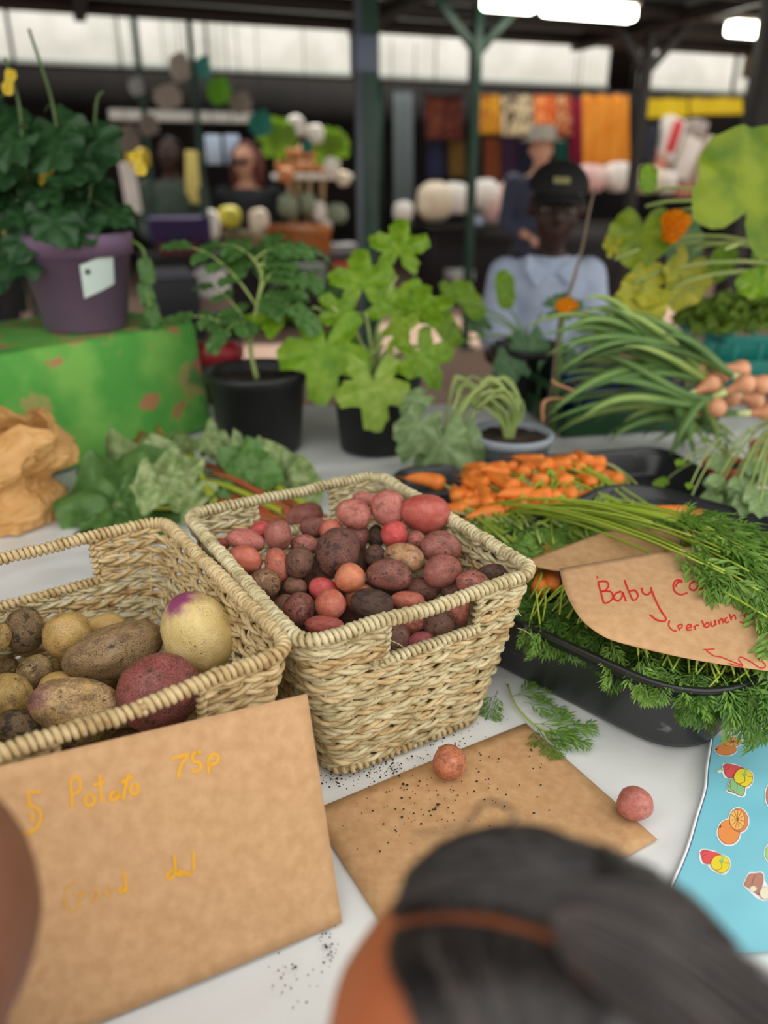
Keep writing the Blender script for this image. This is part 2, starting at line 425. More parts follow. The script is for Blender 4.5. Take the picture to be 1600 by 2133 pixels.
# ================================================================== potatoes
def potato_mat():
    m = bpy.data.materials.new('potato_skin'); m.use_nodes = True; nt = m.node_tree; N = nt.nodes; L = nt.links
    p = N['Principled BSDF']; p.inputs['Specular IOR Level'].default_value = .45
    t = N.new('ShaderNodeTexCoord'); oi = N.new('ShaderNodeObjectInfo')
    cx = N.new('ShaderNodeCombineXYZ')
    for k in range(3): L.new(oi.outputs['Random'], cx.inputs[k])
    ad = N.new('ShaderNodeVectorMath'); ad.operation = 'MULTIPLY_ADD'; ad.inputs[1].default_value = (31, 47, 83)
    L.new(cx.outputs[0], ad.inputs[0]); L.new(t.outputs['Object'], ad.inputs[2]); V = ad.outputs[0]
    def attr(n):
        a = N.new('ShaderNodeAttribute'); a.attribute_type = 'OBJECT'; a.attribute_name = n; return a
    def nz(s, d=4, rg=.5):
        n = N.new('ShaderNodeTexNoise'); n.inputs['Scale'].default_value = s; n.inputs['Detail'].default_value = d; n.inputs['Roughness'].default_value = rg
        L.new(V, n.inputs['Vector']); return n.outputs['Fac']
    def math_(op, a, b, c=None):
        n = N.new('ShaderNodeMath'); n.operation = op
        for k, v in enumerate((a, b, c)):
            if v is None: continue
            if isinstance(v, (int, float)): n.inputs[k].default_value = v
            else: L.new(v, n.inputs[k])
        return n.outputs[0]
    def ramp(v, a, b):
        n = N.new('ShaderNodeMapRange'); n.interpolation_type = 'SMOOTHSTEP'; n.inputs['From Min'].default_value = a; n.inputs['From Max'].default_value = b
        L.new(v, n.inputs['Value']); return n.outputs[0]
    def mix(f, a, b):
        n = N.new('ShaderNodeMix'); n.data_type = 'RGBA'
        if isinstance(f, (int, float)): n.inputs[0].default_value = f
        else: L.new(f, n.inputs[0])
        for k, v in ((6, a), (7, b)):
            if isinstance(v, tuple): n.inputs[k].default_value = v
            else: L.new(v, n.inputs[k])
        return n.outputs[2]
    skin = attr('skin').outputs['Color']; dirt = attr('dirt').outputs['Fac']; blush = attr('blush').outputs['Fac']
    hv = N.new('ShaderNodeHueSaturation'); L.new(skin, hv.inputs['Color']); hv.inputs['Value'].default_value = 1.14; hv.inputs['Saturation'].default_value = .9
    c = mix(ramp(nz(2.2), .35, .7), skin, hv.outputs[0])
    # purple blush round the rose end of the tuber
    vm = N.new('ShaderNodeVectorMath'); vm.operation = 'DISTANCE'; L.new(t.outputs['Object'], vm.inputs[0]); vm.inputs[1].default_value = (-.92, .12, .38)
    bl = math_('MULTIPLY', ramp(math_('MULTIPLY_ADD', nz(3), -.7, math_('MULTIPLY_ADD', vm.outputs['Value'], -1, 1.15)), .02, .55), blush)
    c = mix(bl, c, srgb(150, 70, 110))
    # eyes: little scars
    vo = N.new('ShaderNodeTexVoronoi'); vo.inputs['Scale'].default_value = 2.3; L.new(V, vo.inputs['Vector'])
    eye = math_('SUBTRACT', 1, ramp(vo.outputs['Distance'], .05, .11))
    c = mix(math_('MULTIPLY', eye, .55), c, srgb(110, 78, 52))
    # earth: broad smears and fine grains
    sm = ramp(math_('ADD', nz(1.9, 6, .68), math_('MULTIPLY', dirt, .36)), .64, .80)
    gr = ramp(math_('ADD', nz(34, 3, .75), math_('MULTIPLY', dirt, .13)), .575, .625)
    gr = math_('MULTIPLY', gr, ramp(math_('ADD', nz(2.9, 3), math_('MULTIPLY', dirt, .35)), .45, .65))
    c = mix(math_('MULTIPLY', sm, .55), c, srgb(96, 70, 54))
    bk = ramp(math_('ADD', nz(2.6, 6, .65), math_('MULTIPLY', dirt, .2)), .70, .76)
    c = mix(math_('MULTIPLY', bk, .85), c, srgb(46, 36, 30))
    c = mix(math_('MULTIPLY', gr, .85), c, srgb(58, 42, 34))
    L.new(c, p.inputs['Base Color'])
    L.new(math_('MULTIPLY_ADD', math_('MAXIMUM', sm, gr), .38, .29), p.inputs['Roughness'])
    bp = N.new('ShaderNodeBump'); bp.inputs['Strength'].default_value = .35; bp.inputs['Distance'].default_value = .004
    L.new(math_('ADD', nz(18, 5, .6), math_('MULTIPLY', eye, -1.4)), bp.inputs['Height']); L.new(bp.outputs[0], p.inputs['Normal'])
    return m
M_pot = potato_mat()
POT = []
for k in range(9):
    mb = MB(); mb.ball((0, 0, 0), 1, n=28, m=18); sd = Vector((k*7.3, k*3.1, 1.7))
    vs = []
    for v in mb.v:
        v = Vector(v); d = 1+.07*noise.noise(v*1.1+sd)+.035*noise.noise(v*2.6+sd)
        v = v*d; v.x *= 1+.10*(v.y)*((k % 3)-1); vs.append(tuple(v))
    mb.v = vs; POT.append(mb.mesh('potato', M_pot))
SK = dict(red=(188, 84, 70), coral=(206, 110, 84), pink=(202, 116, 100), mauve=(176, 102, 88), orange=(216, 126, 82), tan=(210, 156, 106),
          brown=(156, 104, 82), crim=(206, 72, 68), mag=(180, 88, 92), dark=(124, 88, 70),
          yel=(232, 204, 132), grey=(170, 138, 92), olive=(200, 164, 88), gold=(214, 174, 98), scab=(208, 176, 114), rose=(172, 88, 80), pinktan=(216, 176, 114))
class P_: pass
def potato_at(px, py, rx, ry, ang, z):
    p = onz(px, py, z); o = P_(); o.c = p; dpt = depth(p); o.a = rx*dpt/FPX; o.b = ry*dpt/FPX; o.t = min(o.a, o.b)*.93
    vd = (p-CAM).normalized(); x = (RT-vd*RT.dot(vd)).normalized(); y = x.cross(vd) * 1
    y = -vd.cross(x) if (-vd.cross(x)).dot(UP) > 0 else vd.cross(x)
    ca, sa = math.cos(R(ang)), math.sin(R(ang))
    o.x = x*ca+y*sa; o.y = y*ca-x*sa; o.z = o.x.cross(o.y); o.vd = vd
    return o
def supp(o, d): return math.sqrt((o.x.dot(d)*o.a)**2+(o.y.dot(d)*o.b)**2+(o.z.dot(d)*o.t)**2)
def settle(lst, floor_z, it=60):
    for _ in range(it):
        for i in range(len(lst)):
            for j in range(i):
                A, B2 = lst[i], lst[j]; d = B2.c-A.c; le = d.length
                if le < 1e-6: continue
                need = (supp(A, d/le)+supp(B2, d/le))*.84
                if le < need:
                    lo = A if A.ly > B2.ly or (A.ly == B2.ly and (A.c-CAM).length > (B2.c-CAM).length) else B2
                    if lo.c.z - supp(lo, Vector((0, 0, 1))) > floor_z: lo.c = lo.c+lo.vd*((need-le)*.5)
def put_potato(o, label, skin, dirt, group, blush=0, idx=None, parent=None):
    k = random.randrange(9) if idx is None else idx
    M = M_axes(o.x*o.a, o.y*o.b, o.z*o.t, o.c)
    ob = place('potato', POT[k], M)
    tag(ob, label, 'potato', group)
    c = srgb(*SK[skin]); ob['skin'] = (c[0], c[1], c[2]); ob['dirt'] = float(dirt+(.1 if dirt > .15 else .04)); c = [q*.9 for q in c]; ob['skin'] = (c[0], c[1], c[2]); ob['blush'] = float(blush)
    return ob
def cropB(X, Y): return 440+X/3.077, 1000+Y/3.077
RED = [  # crop x, y, half sizes, tilt, skin, dirt, layer, label
 (1370,215,155,120,-4,'red',.12,0,'large clean red potato with a split, highest of the heap by the right rim'),
 (1135,185,110,120,10,'pink',.3,0,'rounded dusty pink potato left of the large split one at the heap top'),
 (915,215,112,92,-28,'pink',.3,0,'pink potato with muddy underside leaning at the back of the heap'),
 (985,120,80,45,-15,'pink',.25,1,'pink potato peeping up behind others near the back rim handle'),
 (600,225,118,76,14,'mauve',.25,0,'oval purplish red potato by the back handle hole of the basket'),
 (655,305,84,70,0,'mauve',.5,1,'dusty mauve potato tucked below the oval one at the back'),
 (430,355,84,98,4,'mauve',.25,0,'upright egg shaped mauve potato on the back left of the heap'),
 (315,325,66,58,20,'crim',.1,1,'small bright red potato half hidden behind the upright mauve one'),
 (220,385,120,72,-14,'pink',.25,0,'speckled pink oval potato lying near the left rim'),
 (60,415,58,40,0,'red',.2,1,'red potato end poking out at the far left against the rim'),
 (215,508,108,86,-12,'coral',.06,0,'smooth brick red potato without soil beside the left rim'),
 (425,545,80,112,14,'coral',.3,0,'pear shaped coral potato with soil speckles left of centre'),
 (565,528,86,102,-16,'brown',.62,0,'muddy brown potato with dark scabs right of the pear shaped one'),
 (600,412,88,62,-12,'pink',.4,1,'pink speckled potato above the muddy brown scabbed one'),
 (345,655,98,86,-20,'tan',.7,0,'tan potato with black soil on one end near the left rim'),
 (540,685,76,52,-6,'brown',.45,1,'small brownish pink potato beside the tan one with black end'),
 (765,315,74,62,24,'coral',.12,1,'clean coral potato peeping over the big soil patched one'),
 (810,465,138,160,-14,'mauve',.8,0,'biggest mauve potato with a black soil patch in mid heap'),
 (930,368,82,96,-8,'mauve',.5,1,'dusty mauve potato just right of the black patched one'),
 (1055,360,52,72,0,'dark',.9,2,'dark earthy potato deep in the gap left of a small round red one'),
 (1050,485,68,72,0,'brown',.75,1,'small earthy brown potato below a deep gap mid heap'),
 (1172,348,82,84,0,'crim',.1,0,'small round bright red potato below the large split one'),
 (1310,385,66,60,0,'pink',.35,1,'pink potato wedged between the round red one and the right rim'),
 (1470,430,128,104,-12,'mauve',.4,0,'broad mauve potato covered in fine dust near the right rim'),
 (1240,492,128,86,-16,'tan',.45,0,'tan orange potato peppered with soil right of centre'),
 (1478,582,122,104,16,'mauve',.35,0,'purplish potato with an eye, resting below the broad mauve one'),
 (1140,605,142,98,-8,'mauve',.55,0,'long shiny muddy mauve potato beside the small orange one'),
 (888,625,95,94,0,'orange',.04,0,'small round clean orange potato in the middle of the heap'),
 (965,540,52,52,0,'brown',.8,2,'brown earthy potato in the hollow above the small orange one'),
 (720,705,98,76,-18,'crim',.12,1,'vivid crimson potato left of the small round orange one'),
 (765,797,94,98,0,'coral',.14,0,'smooth coral egg shaped potato in front of the crimson one'),
 (955,750,92,86,10,'orange',.2,1,'clean orange potato mostly hidden behind a soil blackened one'),
 (1030,797,138,98,-8,'dark',.95,0,'soil blackened potato just behind the front handle rope'),
 (1345,700,125,72,-4,'mauve',.75,1,'dark speckled potato under the long shiny muddy one'),
 (1262,775,108,62,-6,'coral',.25,1,'coral red potato directly behind the front handle rope'),
 (570,825,98,104,0,'pink',.6,1,'dusty pink potato with root hairs at the front left of the heap'),
 (475,812,72,78,0,'brown',.5,1,'brownish pink potato squeezed against the left rim near the corner'),
 (725,935,124,64,-4,'red',.3,0,'flat red potato with a dark scab against the front rim'),
 (1290,905,118,92,12,'coral',.5,1,'red brown potato seen through the top of the handle hole'),
 (1462,930,98,108,10,'brown',.7,1,'speckled dark red potato in the middle of the handle hole'),
 (1190,1035,88,116,6,'brown',.6,1,'dark mauve potato at the left end of the handle hole'),
 (1352,1050,86,78,0,'mag',.2,1,'small magenta potato low in the handle hole'),
 (1585,845,70,104,0,'coral',.4,1,'brownish coral potato at the right end of the handle hole'),
 (1590,990,70,60,0,'dark',.7,2,'dark potato in the lower right corner of the handle hole'),
 (1680,660,110,80,-14,'pink',.45,0,'pink potato beside the right end of the handle rope'),
 (1800,600,110,60,8,'dark',.8,0,'soil covered potato in the front right corner of the basket'),
 (1560,700,90,70,0,'brown',.6,1,'brown potato half hidden under the purplish one with an eye'),
]
lst = []
for (X, Y, a, b, ang, sk, dr, ly, lab) in RED:
    px, py = cropB(X, Y)
    z = .158+.062*min(1, max(0, (1300-py)/240))-.012*ly
    if 'handle hole' in lab: z = .138 if 'low' in lab or 'lower' in lab or 'left end' in lab else .152
    o = potato_at(px, py, a/2.93, b/2.93, ang, z); o.ly = ly; o.info = (lab, sk, dr); lst.append(o)
settle(lst, TAB+.02)
for o in lst: put_potato(o, o.info[0], o.info[1], o.info[2], 'red potatoes in the seagrass basket')
rf = random.Random(5); fill = []
FILL = []
for i in range(5):
    for j in range(6):
        for zz in (.10,):
            c = BB.at(-.085+.042*i+rf.uniform(-.006, .006), -.13+.052*j+rf.uniform(-.006, .006), zz+.012*(j/5)); r = .021
            if any((c-o.c).length < (supp(o, (c-o.c).normalized())+r)*.9 for o in lst): continue
            o = P_(); o.c = c; o.a = r*1.15; o.b = r; o.t = r*.95
            q = Quaternion((rf.random()-.5, rf.random()-.5, rf.random()-.5, rf.random()-.5)).normalized()
            o.x, o.y, o.z = q @ Vector((1, 0, 0)), q @ Vector((0, 1, 0)), q @ Vector((0, 0, 1))
            FILL.append(None); FILL[-1] = put_potato(o, 'muddy small red potato buried low in the red potato basket', rf.choice(('brown', 'dark', 'mauve')), .8, 'potatoes buried low in the red potato basket')
def cropA(X, Y): return X/2.963, 1200+Y/2.963
TAN = [
 (1225,350,262,222,-52,'yel',.02,0,1,'large smooth yellow potato with a purple blush leaning on the right wall'),
 (710,465,308,165,20,'grey',.34,0,0,'large greyish brown oval potato in the middle of the mixed basket'),
 (985,715,262,238,20,'rose',.42,0,0,'big rose red potato behind the drooping front handle rope'),
 (475,800,285,172,-6,'pinktan',.42,0,.6,'long scabby cream potato with pink end beside the rose red one'),
 (415,368,146,150,0,'gold',.2,0,0,'round golden tan potato near the back wall of the mixed basket'),
 (150,335,120,146,8,'scab',.75,0,.4,'cream potato with dark scabs and a purple spot at the back'),
 (15,380,52,90,0,'olive',.4,0,0,'olive potato cut off by the left edge at the back'),
 (655,300,112,72,10,'gold',.06,1,0,'clean golden potato peeping over the greyish brown one'),
 (215,590,112,100,30,'scab',.55,1,0,'small russet scabby potato below the round golden one'),
 (345,680,116,90,20,'gold',.1,1,0,'yellow potato mostly hidden behind the scabby cream one'),
 (45,745,148,148,0,'olive',.3,0,0,'olive yellow round potato at the left edge of the mixed basket'),
 (110,935,138,112,-10,'scab',.95,0,0,'dark scabbed potato beside the left end of the handle rope'),
 (780,1000,96,66,10,'grey',.6,2,0,'brown potato low under the rose red one, just above the price card'),
 (40,560,68,70,0,'olive',.7,2,0,'shadowed olive potato deep in the gap behind the olive yellow one'),
 (350,570,70,56,0,'gold',.5,2,0,'dusty gold potato deep under the round golden one'),
]
lst = []
for (X, Y, a, b, ang, sk, dr, ly, bl, lab) in TAN:
    px, py = cropA(X, Y); z = .125-.025*ly
    if 'leaning' in lab: z = .155
    if 'rose' in lab and ly == 0: z = .135
    o = potato_at(px, py, a/2.963, b/2.963, ang, z); o.ly = ly; o.info = (lab, sk, dr, bl); lst.append(o)
settle(lst, TAB+.02)
for o in lst: put_potato(o, o.info[0], o.info[1], o.info[2], 'mixed potatoes in the seagrass basket', o.info[3])
for i in range(4):
    for j in range(4):
        c = BA.at(-.075+.05*i, -.12+.07*j, .042+.002*j); r = .026
        if any((c-o.c).length < (supp(o, (c-o.c).normalized())+r)*.9 for o in lst): continue
        o = P_(); o.c = c; o.a = r*1.1; o.b = r; o.t = r*.95; o.x, o.y, o.z = BA.e, BA.l, Vector((0, 0, 1))
        FILL.append(None); FILL[-1] = put_potato(o, 'dusty tan potato lying on the floor of the mixed basket', rf.choice(('olive', 'gold', 'grey')), .6, 'tan potatoes on the basket floor')

# ================================================================== kraft cards
def kraft(name, a, b):
    return duo(name, a, b, 90, rough=.75, bump=.05, bscale=300, spec=.2, contrast=(.3, .7), detail=6)
M_kraft = kraft('kraft_card', (184, 142, 98), (202, 162, 118))
M_kraft2 = kraft('kraft_card_pale', (186, 146, 104), (202, 162, 120))
# flat card with loose potatoes
c0, c1, c2 = onz(1095, 1506, .001), onz(1358, 1738, .001), onz(685, 1680, .001)
e1 = (c1-c0); e1.z = 0; wd = .213; e1 = e1.normalized(); e2 = Vector((e1.y, -e1.x, 0)); e2 = e2 if e2.dot(c2-c0) > 0 else -e2
card = MB()
def cf(u, v):
    p = c0+e1*(wd*u)+e2*(.297*v); z = .0012+.0012*math.sin(u*5+v*3)**2*math.sin(math.pi*v)
    return Vector((p.x, p.y, TAB+z))
card.grid(cf, 14, 20); o = card.build('cardboard_sheet', M_kraft); mod_thick(o, -.0012)
tag(o, 'plain brown card sheet lying flat on the cloth under a stray potato', 'card')
def loose(px, py, rx, ry, lab, sk, dr, z):
    o = potato_at(px, py, rx, ry, 0, z); o.t = o.b
    o.c.z = TAB+.0028+supp(o, Vector((0, 0, 1)))*.99
    return put_potato(o, lab, sk, dr, 'stray potatoes in front of the basket', idx=0)
p = loose(935, 1594, 35, 36, 'stray orange brown baby potato with a stalk on the flat card', 'orange', .36, .017)
q = loose(1321, 1678, 37, 35, 'stray pink baby potato on the corner of the flat card', 'pink', .22, .017)
st = bpy.data.objects['potato']
pc = p.location.copy()
MB().tube([pc+UP*.016+RT*.006, pc+UP*.0195+RT*.0075, pc+UP*.022+RT*.0065], [.0012, .001, .0008], 5).build('stalk', plain('stalk_brown', (120, 84, 60)), None)
stk = bpy.data.objects['stalk']; stk.parent = p; stk.matrix_parent_inverse = p.matrix_basis.inverted()

# ------------------------------------------------------------------ handwriting: strokes laid on a surface
def bvh_of(obs):
    dg = bpy.context.evaluated_depsgraph_get(); dg.update(); vs = []; fs = []
    for o in obs:
        b = len(vs); me = o.data; mw = Matrix.Translation(root_loc(o))
        vs += [mw @ v.co for v in me.vertices]; fs += [tuple(b+i for i in p.vertices) for p in me.polygons]
    return BVHTree.FromPolygons(vs, fs)
def hit(bv, x, y, lift):
    h, n, i, d = bv.ray_cast(CAM, ray(x, y).normalized())
    if h is None: return None, None
    if n.dot(CAM-h) < 0: n = -n
    return h+n*lift, n
def strokes(bv, name, S, wpx, m, parent, lift=.0006, seg=6):
    mb = MB()
    for st_ in S:
        if len(st_) > 2: pts = crom([Vector((a, b, 0)) for a, b in st_], seg)
        else:
            a, b = Vector((*st_[0], 0)), Vector((*st_[1], 0)); pts = [a.lerp(b, i/4) for i in range(5)]
        vs = []
        for i, p in enumerate(pts):
            a = pts[max(0, i-1)]; b = pts[min(len(pts)-1, i+1)]; t = (b-a)
            t = t.normalized() if t.length > 1e-6 else Vector((1, 0, 0)); n2 = Vector((-t.y, t.x, 0))
            ww = wpx/2*(1+.22*noise.noise(Vector((p.x*.06, p.y*.06, 3))))
            h1, _ = hit(bv, p.x+n2.x*ww, p.y+n2.y*ww, lift); h2, _ = hit(bv, p.x-n2.x*ww, p.y-n2.y*ww, lift)
            if h1 is None or h2 is None: continue
            vs += [h1, h2]
        if len(vs) >= 4: mb.add(vs, [(i, i+1, i+3, i+2) for i in range(0, len(vs)-3, 2)])
    return mb.build(name, m, parent)
def poly_on(bv, mb, pts, lift):
    vs = []
    for x, y in pts:
        h, _ = hit(bv, x, y, lift)
        if h is None: return
        vs.append(h)
    c = sum(vs, Vector())/len(vs); n = len(vs)
    mb.add([c]+vs, [(0, 1+i, 1+(i+1) % n) for i in range(n)])
def ell(cx, cy, rx, ry, ang=0, n=28, a0=0, a1=360):
    out = []
    for i in range(n):
        t = R(a0+(a1-a0)*i/n); x, y = rx*math.cos(t), ry*math.sin(t); c, s = math.cos(R(ang)), math.sin(R(ang))
        out.append((cx+x*c-y*s, cy+x*s+y*c))
    return out

# ------------------------------------------------------------------ price card leaning on the mixed basket
br = onz(713, 1922, .0015); bl_ = onz(200, 2133, .0015)
ex = (br-bl_); ex.z = 0; ex.normalize()
ny = Vector((-ex.y, ex.x, 0))
# right top corner: 21 cm up the lean
best = None
for i in range(200):
    th = R(20+i*.3); tr = br+(ny*math.cos(th)+Vector((0, 0, 1))*math.sin(th))*.199
    v = tr-CAM; zz = v.dot(FW); x = 800+FPX*v.dot(RT)/zz; y = 1066.5-FPX*v.dot(UP)/zz
    e = abs(y-1445)
    if best is None or e < best[0]: best = (e, th, x, y)
th = best[1]; upv = ny*math.cos(th)+Vector((0, 0, 1))*math.sin(th)
tr = CAM+ray(640, 1445)*((best[0]*0+((br+upv*.199)-CAM).dot(FW)))
upl = (tr-br)                        # card edge as seen, very close to 21 cm
tlp = ony(0, 1590, 1); dtop = ray(0, 1590)
n_ = ex.cross(upl).normalized(); tl = CAM+dtop*((br-CAM).dot(n_)/dtop.dot(n_))
ext = (tr-tl).normalized()
sign = MB()
def sf(u, v):
    a = br-ex*(.297*(1-u)); b = tr-ext*(.297*(1-u)); bow = .004*math.sin(math.pi*u)*math.sin(math.pi*v)
    p = a.lerp(b, v)+n_*(bow+.034*(1-u)**1.4*v); return p
sign.grid(sf, 24, 18); so_ = sign.build('price_card', M_kraft2); 
tag(so_, 'brown card sign with yellow writing 5 Potato 75p leaning on the left basket', 'sign')
bv = bvh_of([so_]); M_yel = plain('yellow_marker', (226, 164, 20), .5); M_yel2 = plain('yellow_marker_faint', (216, 160, 62), .6)
def Z(X, Y): return (X/2.1918, 1430+Y/2.1918)
def ZS(L_): return [[Z(*p) for p in s] for s in L_]
S1 = [[(188, 478), (122, 482)], [(128, 484), (136, 545)], [(124, 550), (150, 545), (185, 575), (178, 630), (140, 664), (85, 666)], [(146, 572), (150, 620)],
      [(322, 425), (330, 552)], [(318, 428), (345, 412), (366, 440), (360, 478), (332, 492)],
      [(408, 490), (388, 512), (396, 540), (422, 538), (432, 510), (408, 490)],
      [(454, 402), (464, 530)], [(424, 450), (478, 436)],
      [(530, 478), (506, 490), (504, 516), (530, 512), (536, 484), (545, 512)],
      [(586, 398), (560, 515)], [(552, 440), (606, 410)],
      [(612, 442), (594, 466), (602, 490), (626, 486), (630, 456), (612, 442)],
      [(780, 330), (830, 316), (858, 312), (826, 360), (812, 416)],
      [(912, 300), (882, 306), (880, 342), (905, 344), (918, 368), (900, 386), (874, 388)], [(884, 304), (918, 298)],
      [(952, 330), (952, 398)], [(948, 336), (970, 310), (994, 316), (990, 345), (954, 360)]]
for a_, b_ in ((0, 4), (4, 12), (12, 99)): strokes(bv, 'lettering', ZS(S1[a_:b_]), 6.4, M_yel, so_)
S2 = [[(770, 848), (800, 832), (792, 866), (768, 878), (762, 856), (778, 842)], [(796, 770), (800, 862)], [(826, 836), (812, 854), (822, 864), (836, 842), (842, 860)], [(850, 846), (862, 862), (872, 846), (878, 854)], [(882, 752), (884, 836)],
      [(556, 908), (544, 932), (560, 938), (572, 916)], [(566, 838), (578, 940)]]
for a_, b_ in ((0, 5), (5, 7)): strokes(bv, 'lettering', ZS(S2[a_:b_]), 5.6, M_yel, so_)
S3 = [[(352, 884), (312, 910), (296, 960), (304, 1010), (330, 1028), (362, 1004), (356, 966)], [(330, 952), (382, 938), (362, 968)],
      [(432, 928), (414, 950), (424, 976), (446, 966), (448, 938), (432, 928)], [(496, 912), (478, 934), (488, 958), (508, 950), (510, 922), (496, 912)]]
strokes(bv, 'lettering', ZS(S3), 3.4, M_yel2, so_)
mod_thick(so_, .0012)
# ================================================================== black plastic trays
M_tray = mat('black_tray_plastic', srgb(36, 38, 40), srgb(104, 106, 108), 38, rough=.32, spec=.5, detail=9, contrast=(.66, .74), bump=.02, bscale=30)
def rrect(w, l, r, n=8):
    out = []
    for cx, cy, a0 in ((w-r, -l+r, -90), (w-r, l-r, 0), (-w+r, l-r, 90), (-w+r, -l+r, 180)):
        for i in range(n+1):
            a = R(a0+90*i/n); out.append((cx+r*math.cos(a), cy+r*math.sin(a), math.cos(a), math.sin(a)))
    return out
def make_tray(label, corner, ang, w, l, h, r=.05, flare=.018, lip=.009):
    """corner: nearest corner on the table; sides run along ang (w) and ang+90 (l)"""
    e = Vector((math.cos(ang), math.sin(ang), 0)); f = Vector((-math.sin(ang), math.cos(ang), 0))
    o = Vector((corner.x, corner.y, TAB))+e*(w/2)+f*(l/2)
    root = thing('plastic_tray', label, 'tray', (o.x, o.y, TAB))
    prof = [(-.012, .0012), (-.003, .003), (0, .010), (flare*.8, h*.8), (flare*.82, h*.8+.001), (flare+.004, h*.84), (flare+.004, h-.002), (flare+lip, h-.001), (flare+lip+.001, h-.004), (flare+lip-.001, h-.0075)]
    base = rrect(w/2, l/2, r, 10); n = len(base)
    def loop(d, z): return [o+e*(x+nx*d)+f*(y+ny*d)+Vector((0, 0, z)) for x, y, nx, ny in base]
    mb = MB(); vs = []
    for d, z in prof: vs += loop(d, z)
    fs = [(i*n+k, i*n+(k+1) % n, (i+1)*n+(k+1) % n, (i+1)*n+k) for i in range(len(prof)-1) for k in range(n)]
    fs.append(tuple(range(n-1, -1, -1)))
    mb.add(vs, fs); sh = mb.build('shell', M_tray, root); m = sh.modifiers.new('t', 'SOLIDIFY'); m.thickness = .0016; m.offset = 1 if False else -1
    rim = MB(); rim.tube(loop(flare+lip, h-.0015), .0028, 6, closed=True); rim.build('rolled_rim', M_tray, root)
    return root, o, e, f
nc = onz(1440, 1600, 0)
tray1, t1o, t1e, t1f = make_tray('shiny black tray full of carrot tops beside the red potato basket', nc+Vector((0, 0, 0)), R(45), .50, .37, .112, r=.07, flare=.022)
tray2, t2o, t2e, t2f = make_tray('black tray of orange carrots near the grey plant pot', Vector((.13, 1.17, 0)), R(14), .60, .36, .06, r=.03)

# ================================================================== carrots with their tops
M_car = duo('carrot_orange', (226, 116, 38), (240, 142, 58), 3, rough=.5, stretch=(1, 1, 12), objrand=.08, bump=.1, bscale=12)
M_stemL = duo('carrot_stem', (162, 190, 54), (184, 204, 82), 6, rough=.45, trans=.15, objrand=.12)
M_stemW = duo('carrot_stem_pale', (206, 214, 148), (176, 196, 96), 5, rough=.5, trans=.15, objrand=.08)
M_frond = duo('carrot_leaf', (90, 132, 44), (126, 166, 68), 9, rough=.5, trans=.3, objrand=.22)
M_frondL = duo('carrot_leaf_light', (124, 166, 66), (150, 186, 92), 9, rough=.5, trans=.3, objrand=.15)
M_frondD = duo('carrot_leaf_deep', (70, 112, 40), (106, 146, 60), 9, rough=.5, trans=.28, objrand=.2)
def leaflet(mb, p, d, n, ln, wd):
    s = d.cross(n); s.normalize()
    a = p; b = p+d*(ln*.55)+s*wd+n*(wd*.35); c = p+d*ln-n*(ln*.10); e = p+d*(ln*.55)-s*wd+n*(wd*.35); m = p+d*(ln*.6)-n*(wd*.2)
    mb.add([a, b, c, e, m], [(0, 1, 4), (1, 2, 4), (4, 2, 3), (0, 4, 3)])
def make_frond(seed, L=1.0, pairs=6, droop=.5, dense=1.0):
    """feathery twice-divided leaf, base at origin, running along +y, face up +z, unit length"""
    rn = random.Random(seed); mb = MB()
    def spine(t): return Vector((.05*math.sin(t*2.2+seed), t*(1-.12*droop*t), -droop*.45*t*t))
    pts = [spine(i/10) for i in range(11)]
    mb.tube(pts, [.012*(1-.75*i/10) for i in range(11)], 4)
    up = Vector((0, 0, 1))
    for i in range(pairs):
        t = .14+.76*i/(pairs-1); p = spine(t); tg = (spine(t+.02)-spine(t)).normalized()
        pl = (.42*(1-t)**.6+.13)*rn.uniform(.8, 1.15)
        for sg in (-1, 1):
            sd = tg.cross(up).normalized()*sg
            d = (tg*.95+sd*.62+up*rn.uniform(-.35, .25)).normalized(); n = (up-d*up.dot(d)+sd*rn.uniform(-.3, .3)).normalized()
            nn = 2 if pl < .3 else 3
            def sub(s_): return p+d*(pl*s_*.75)+Vector((0, 0, -.15*pl*s_*s_))
            mb.tube([sub(0), sub(.5), sub(1)], [.007, .006, .004], 3, caps=False)
            for k in range(nn):
                s_ = .35+.65*k/(nn-1); q = sub(s_); ll = (.38-.10*s_)*rn.uniform(.8, 1.2)*(.42+pl)
                if k == nn-1: leaflet(mb, q, d, n, ll*1.2, ll*.105)
                for s2 in (-1, 1):
                    sd2 = d.cross(n).normalized()*s2; dd = (d*1.0+sd2*rn.uniform(.4, .6)+n*rn.uniform(-.25, .25)).normalized()
                    leaflet(mb, q, dd, n, ll, ll*.105)
    e = spine(1); tg = (spine(1)-spine(.95)).normalized()
    for a in (-.5, 0, .5): leaflet(mb, e, (tg+Vector((a, 0, 0))).normalized(), up, .2, .022)
    return mb
FR = {}
for nm, m in (('mid', M_frond), ('light', M_frondL), ('deep', M_frondD)):
    FR[nm] = [make_frond(s, pairs=4+s % 3, droop=(.25, .6, .95, 1.3)[s % 4]).mesh('frond', m) for s in range(6)]
def put_frond(parent, base, d, ln, tone='mid', roll=0, up=Vector((0, 0, 1)), var=None):
    d = d.normalized(); s = d.cross(up)
    if s.length < .05: s = Vector((1, 0, 0))
    s.normalize(); n = s.cross(d).normalized()
    q = Quaternion(d, roll); s = q @ s; n = q @ n
    me = FR[tone][random.randrange(6) if var is None else var]
    return place('frond', me, M_axes(s*ln, d*ln, n*ln, Vector(base)), parent=parent)
CAR = []
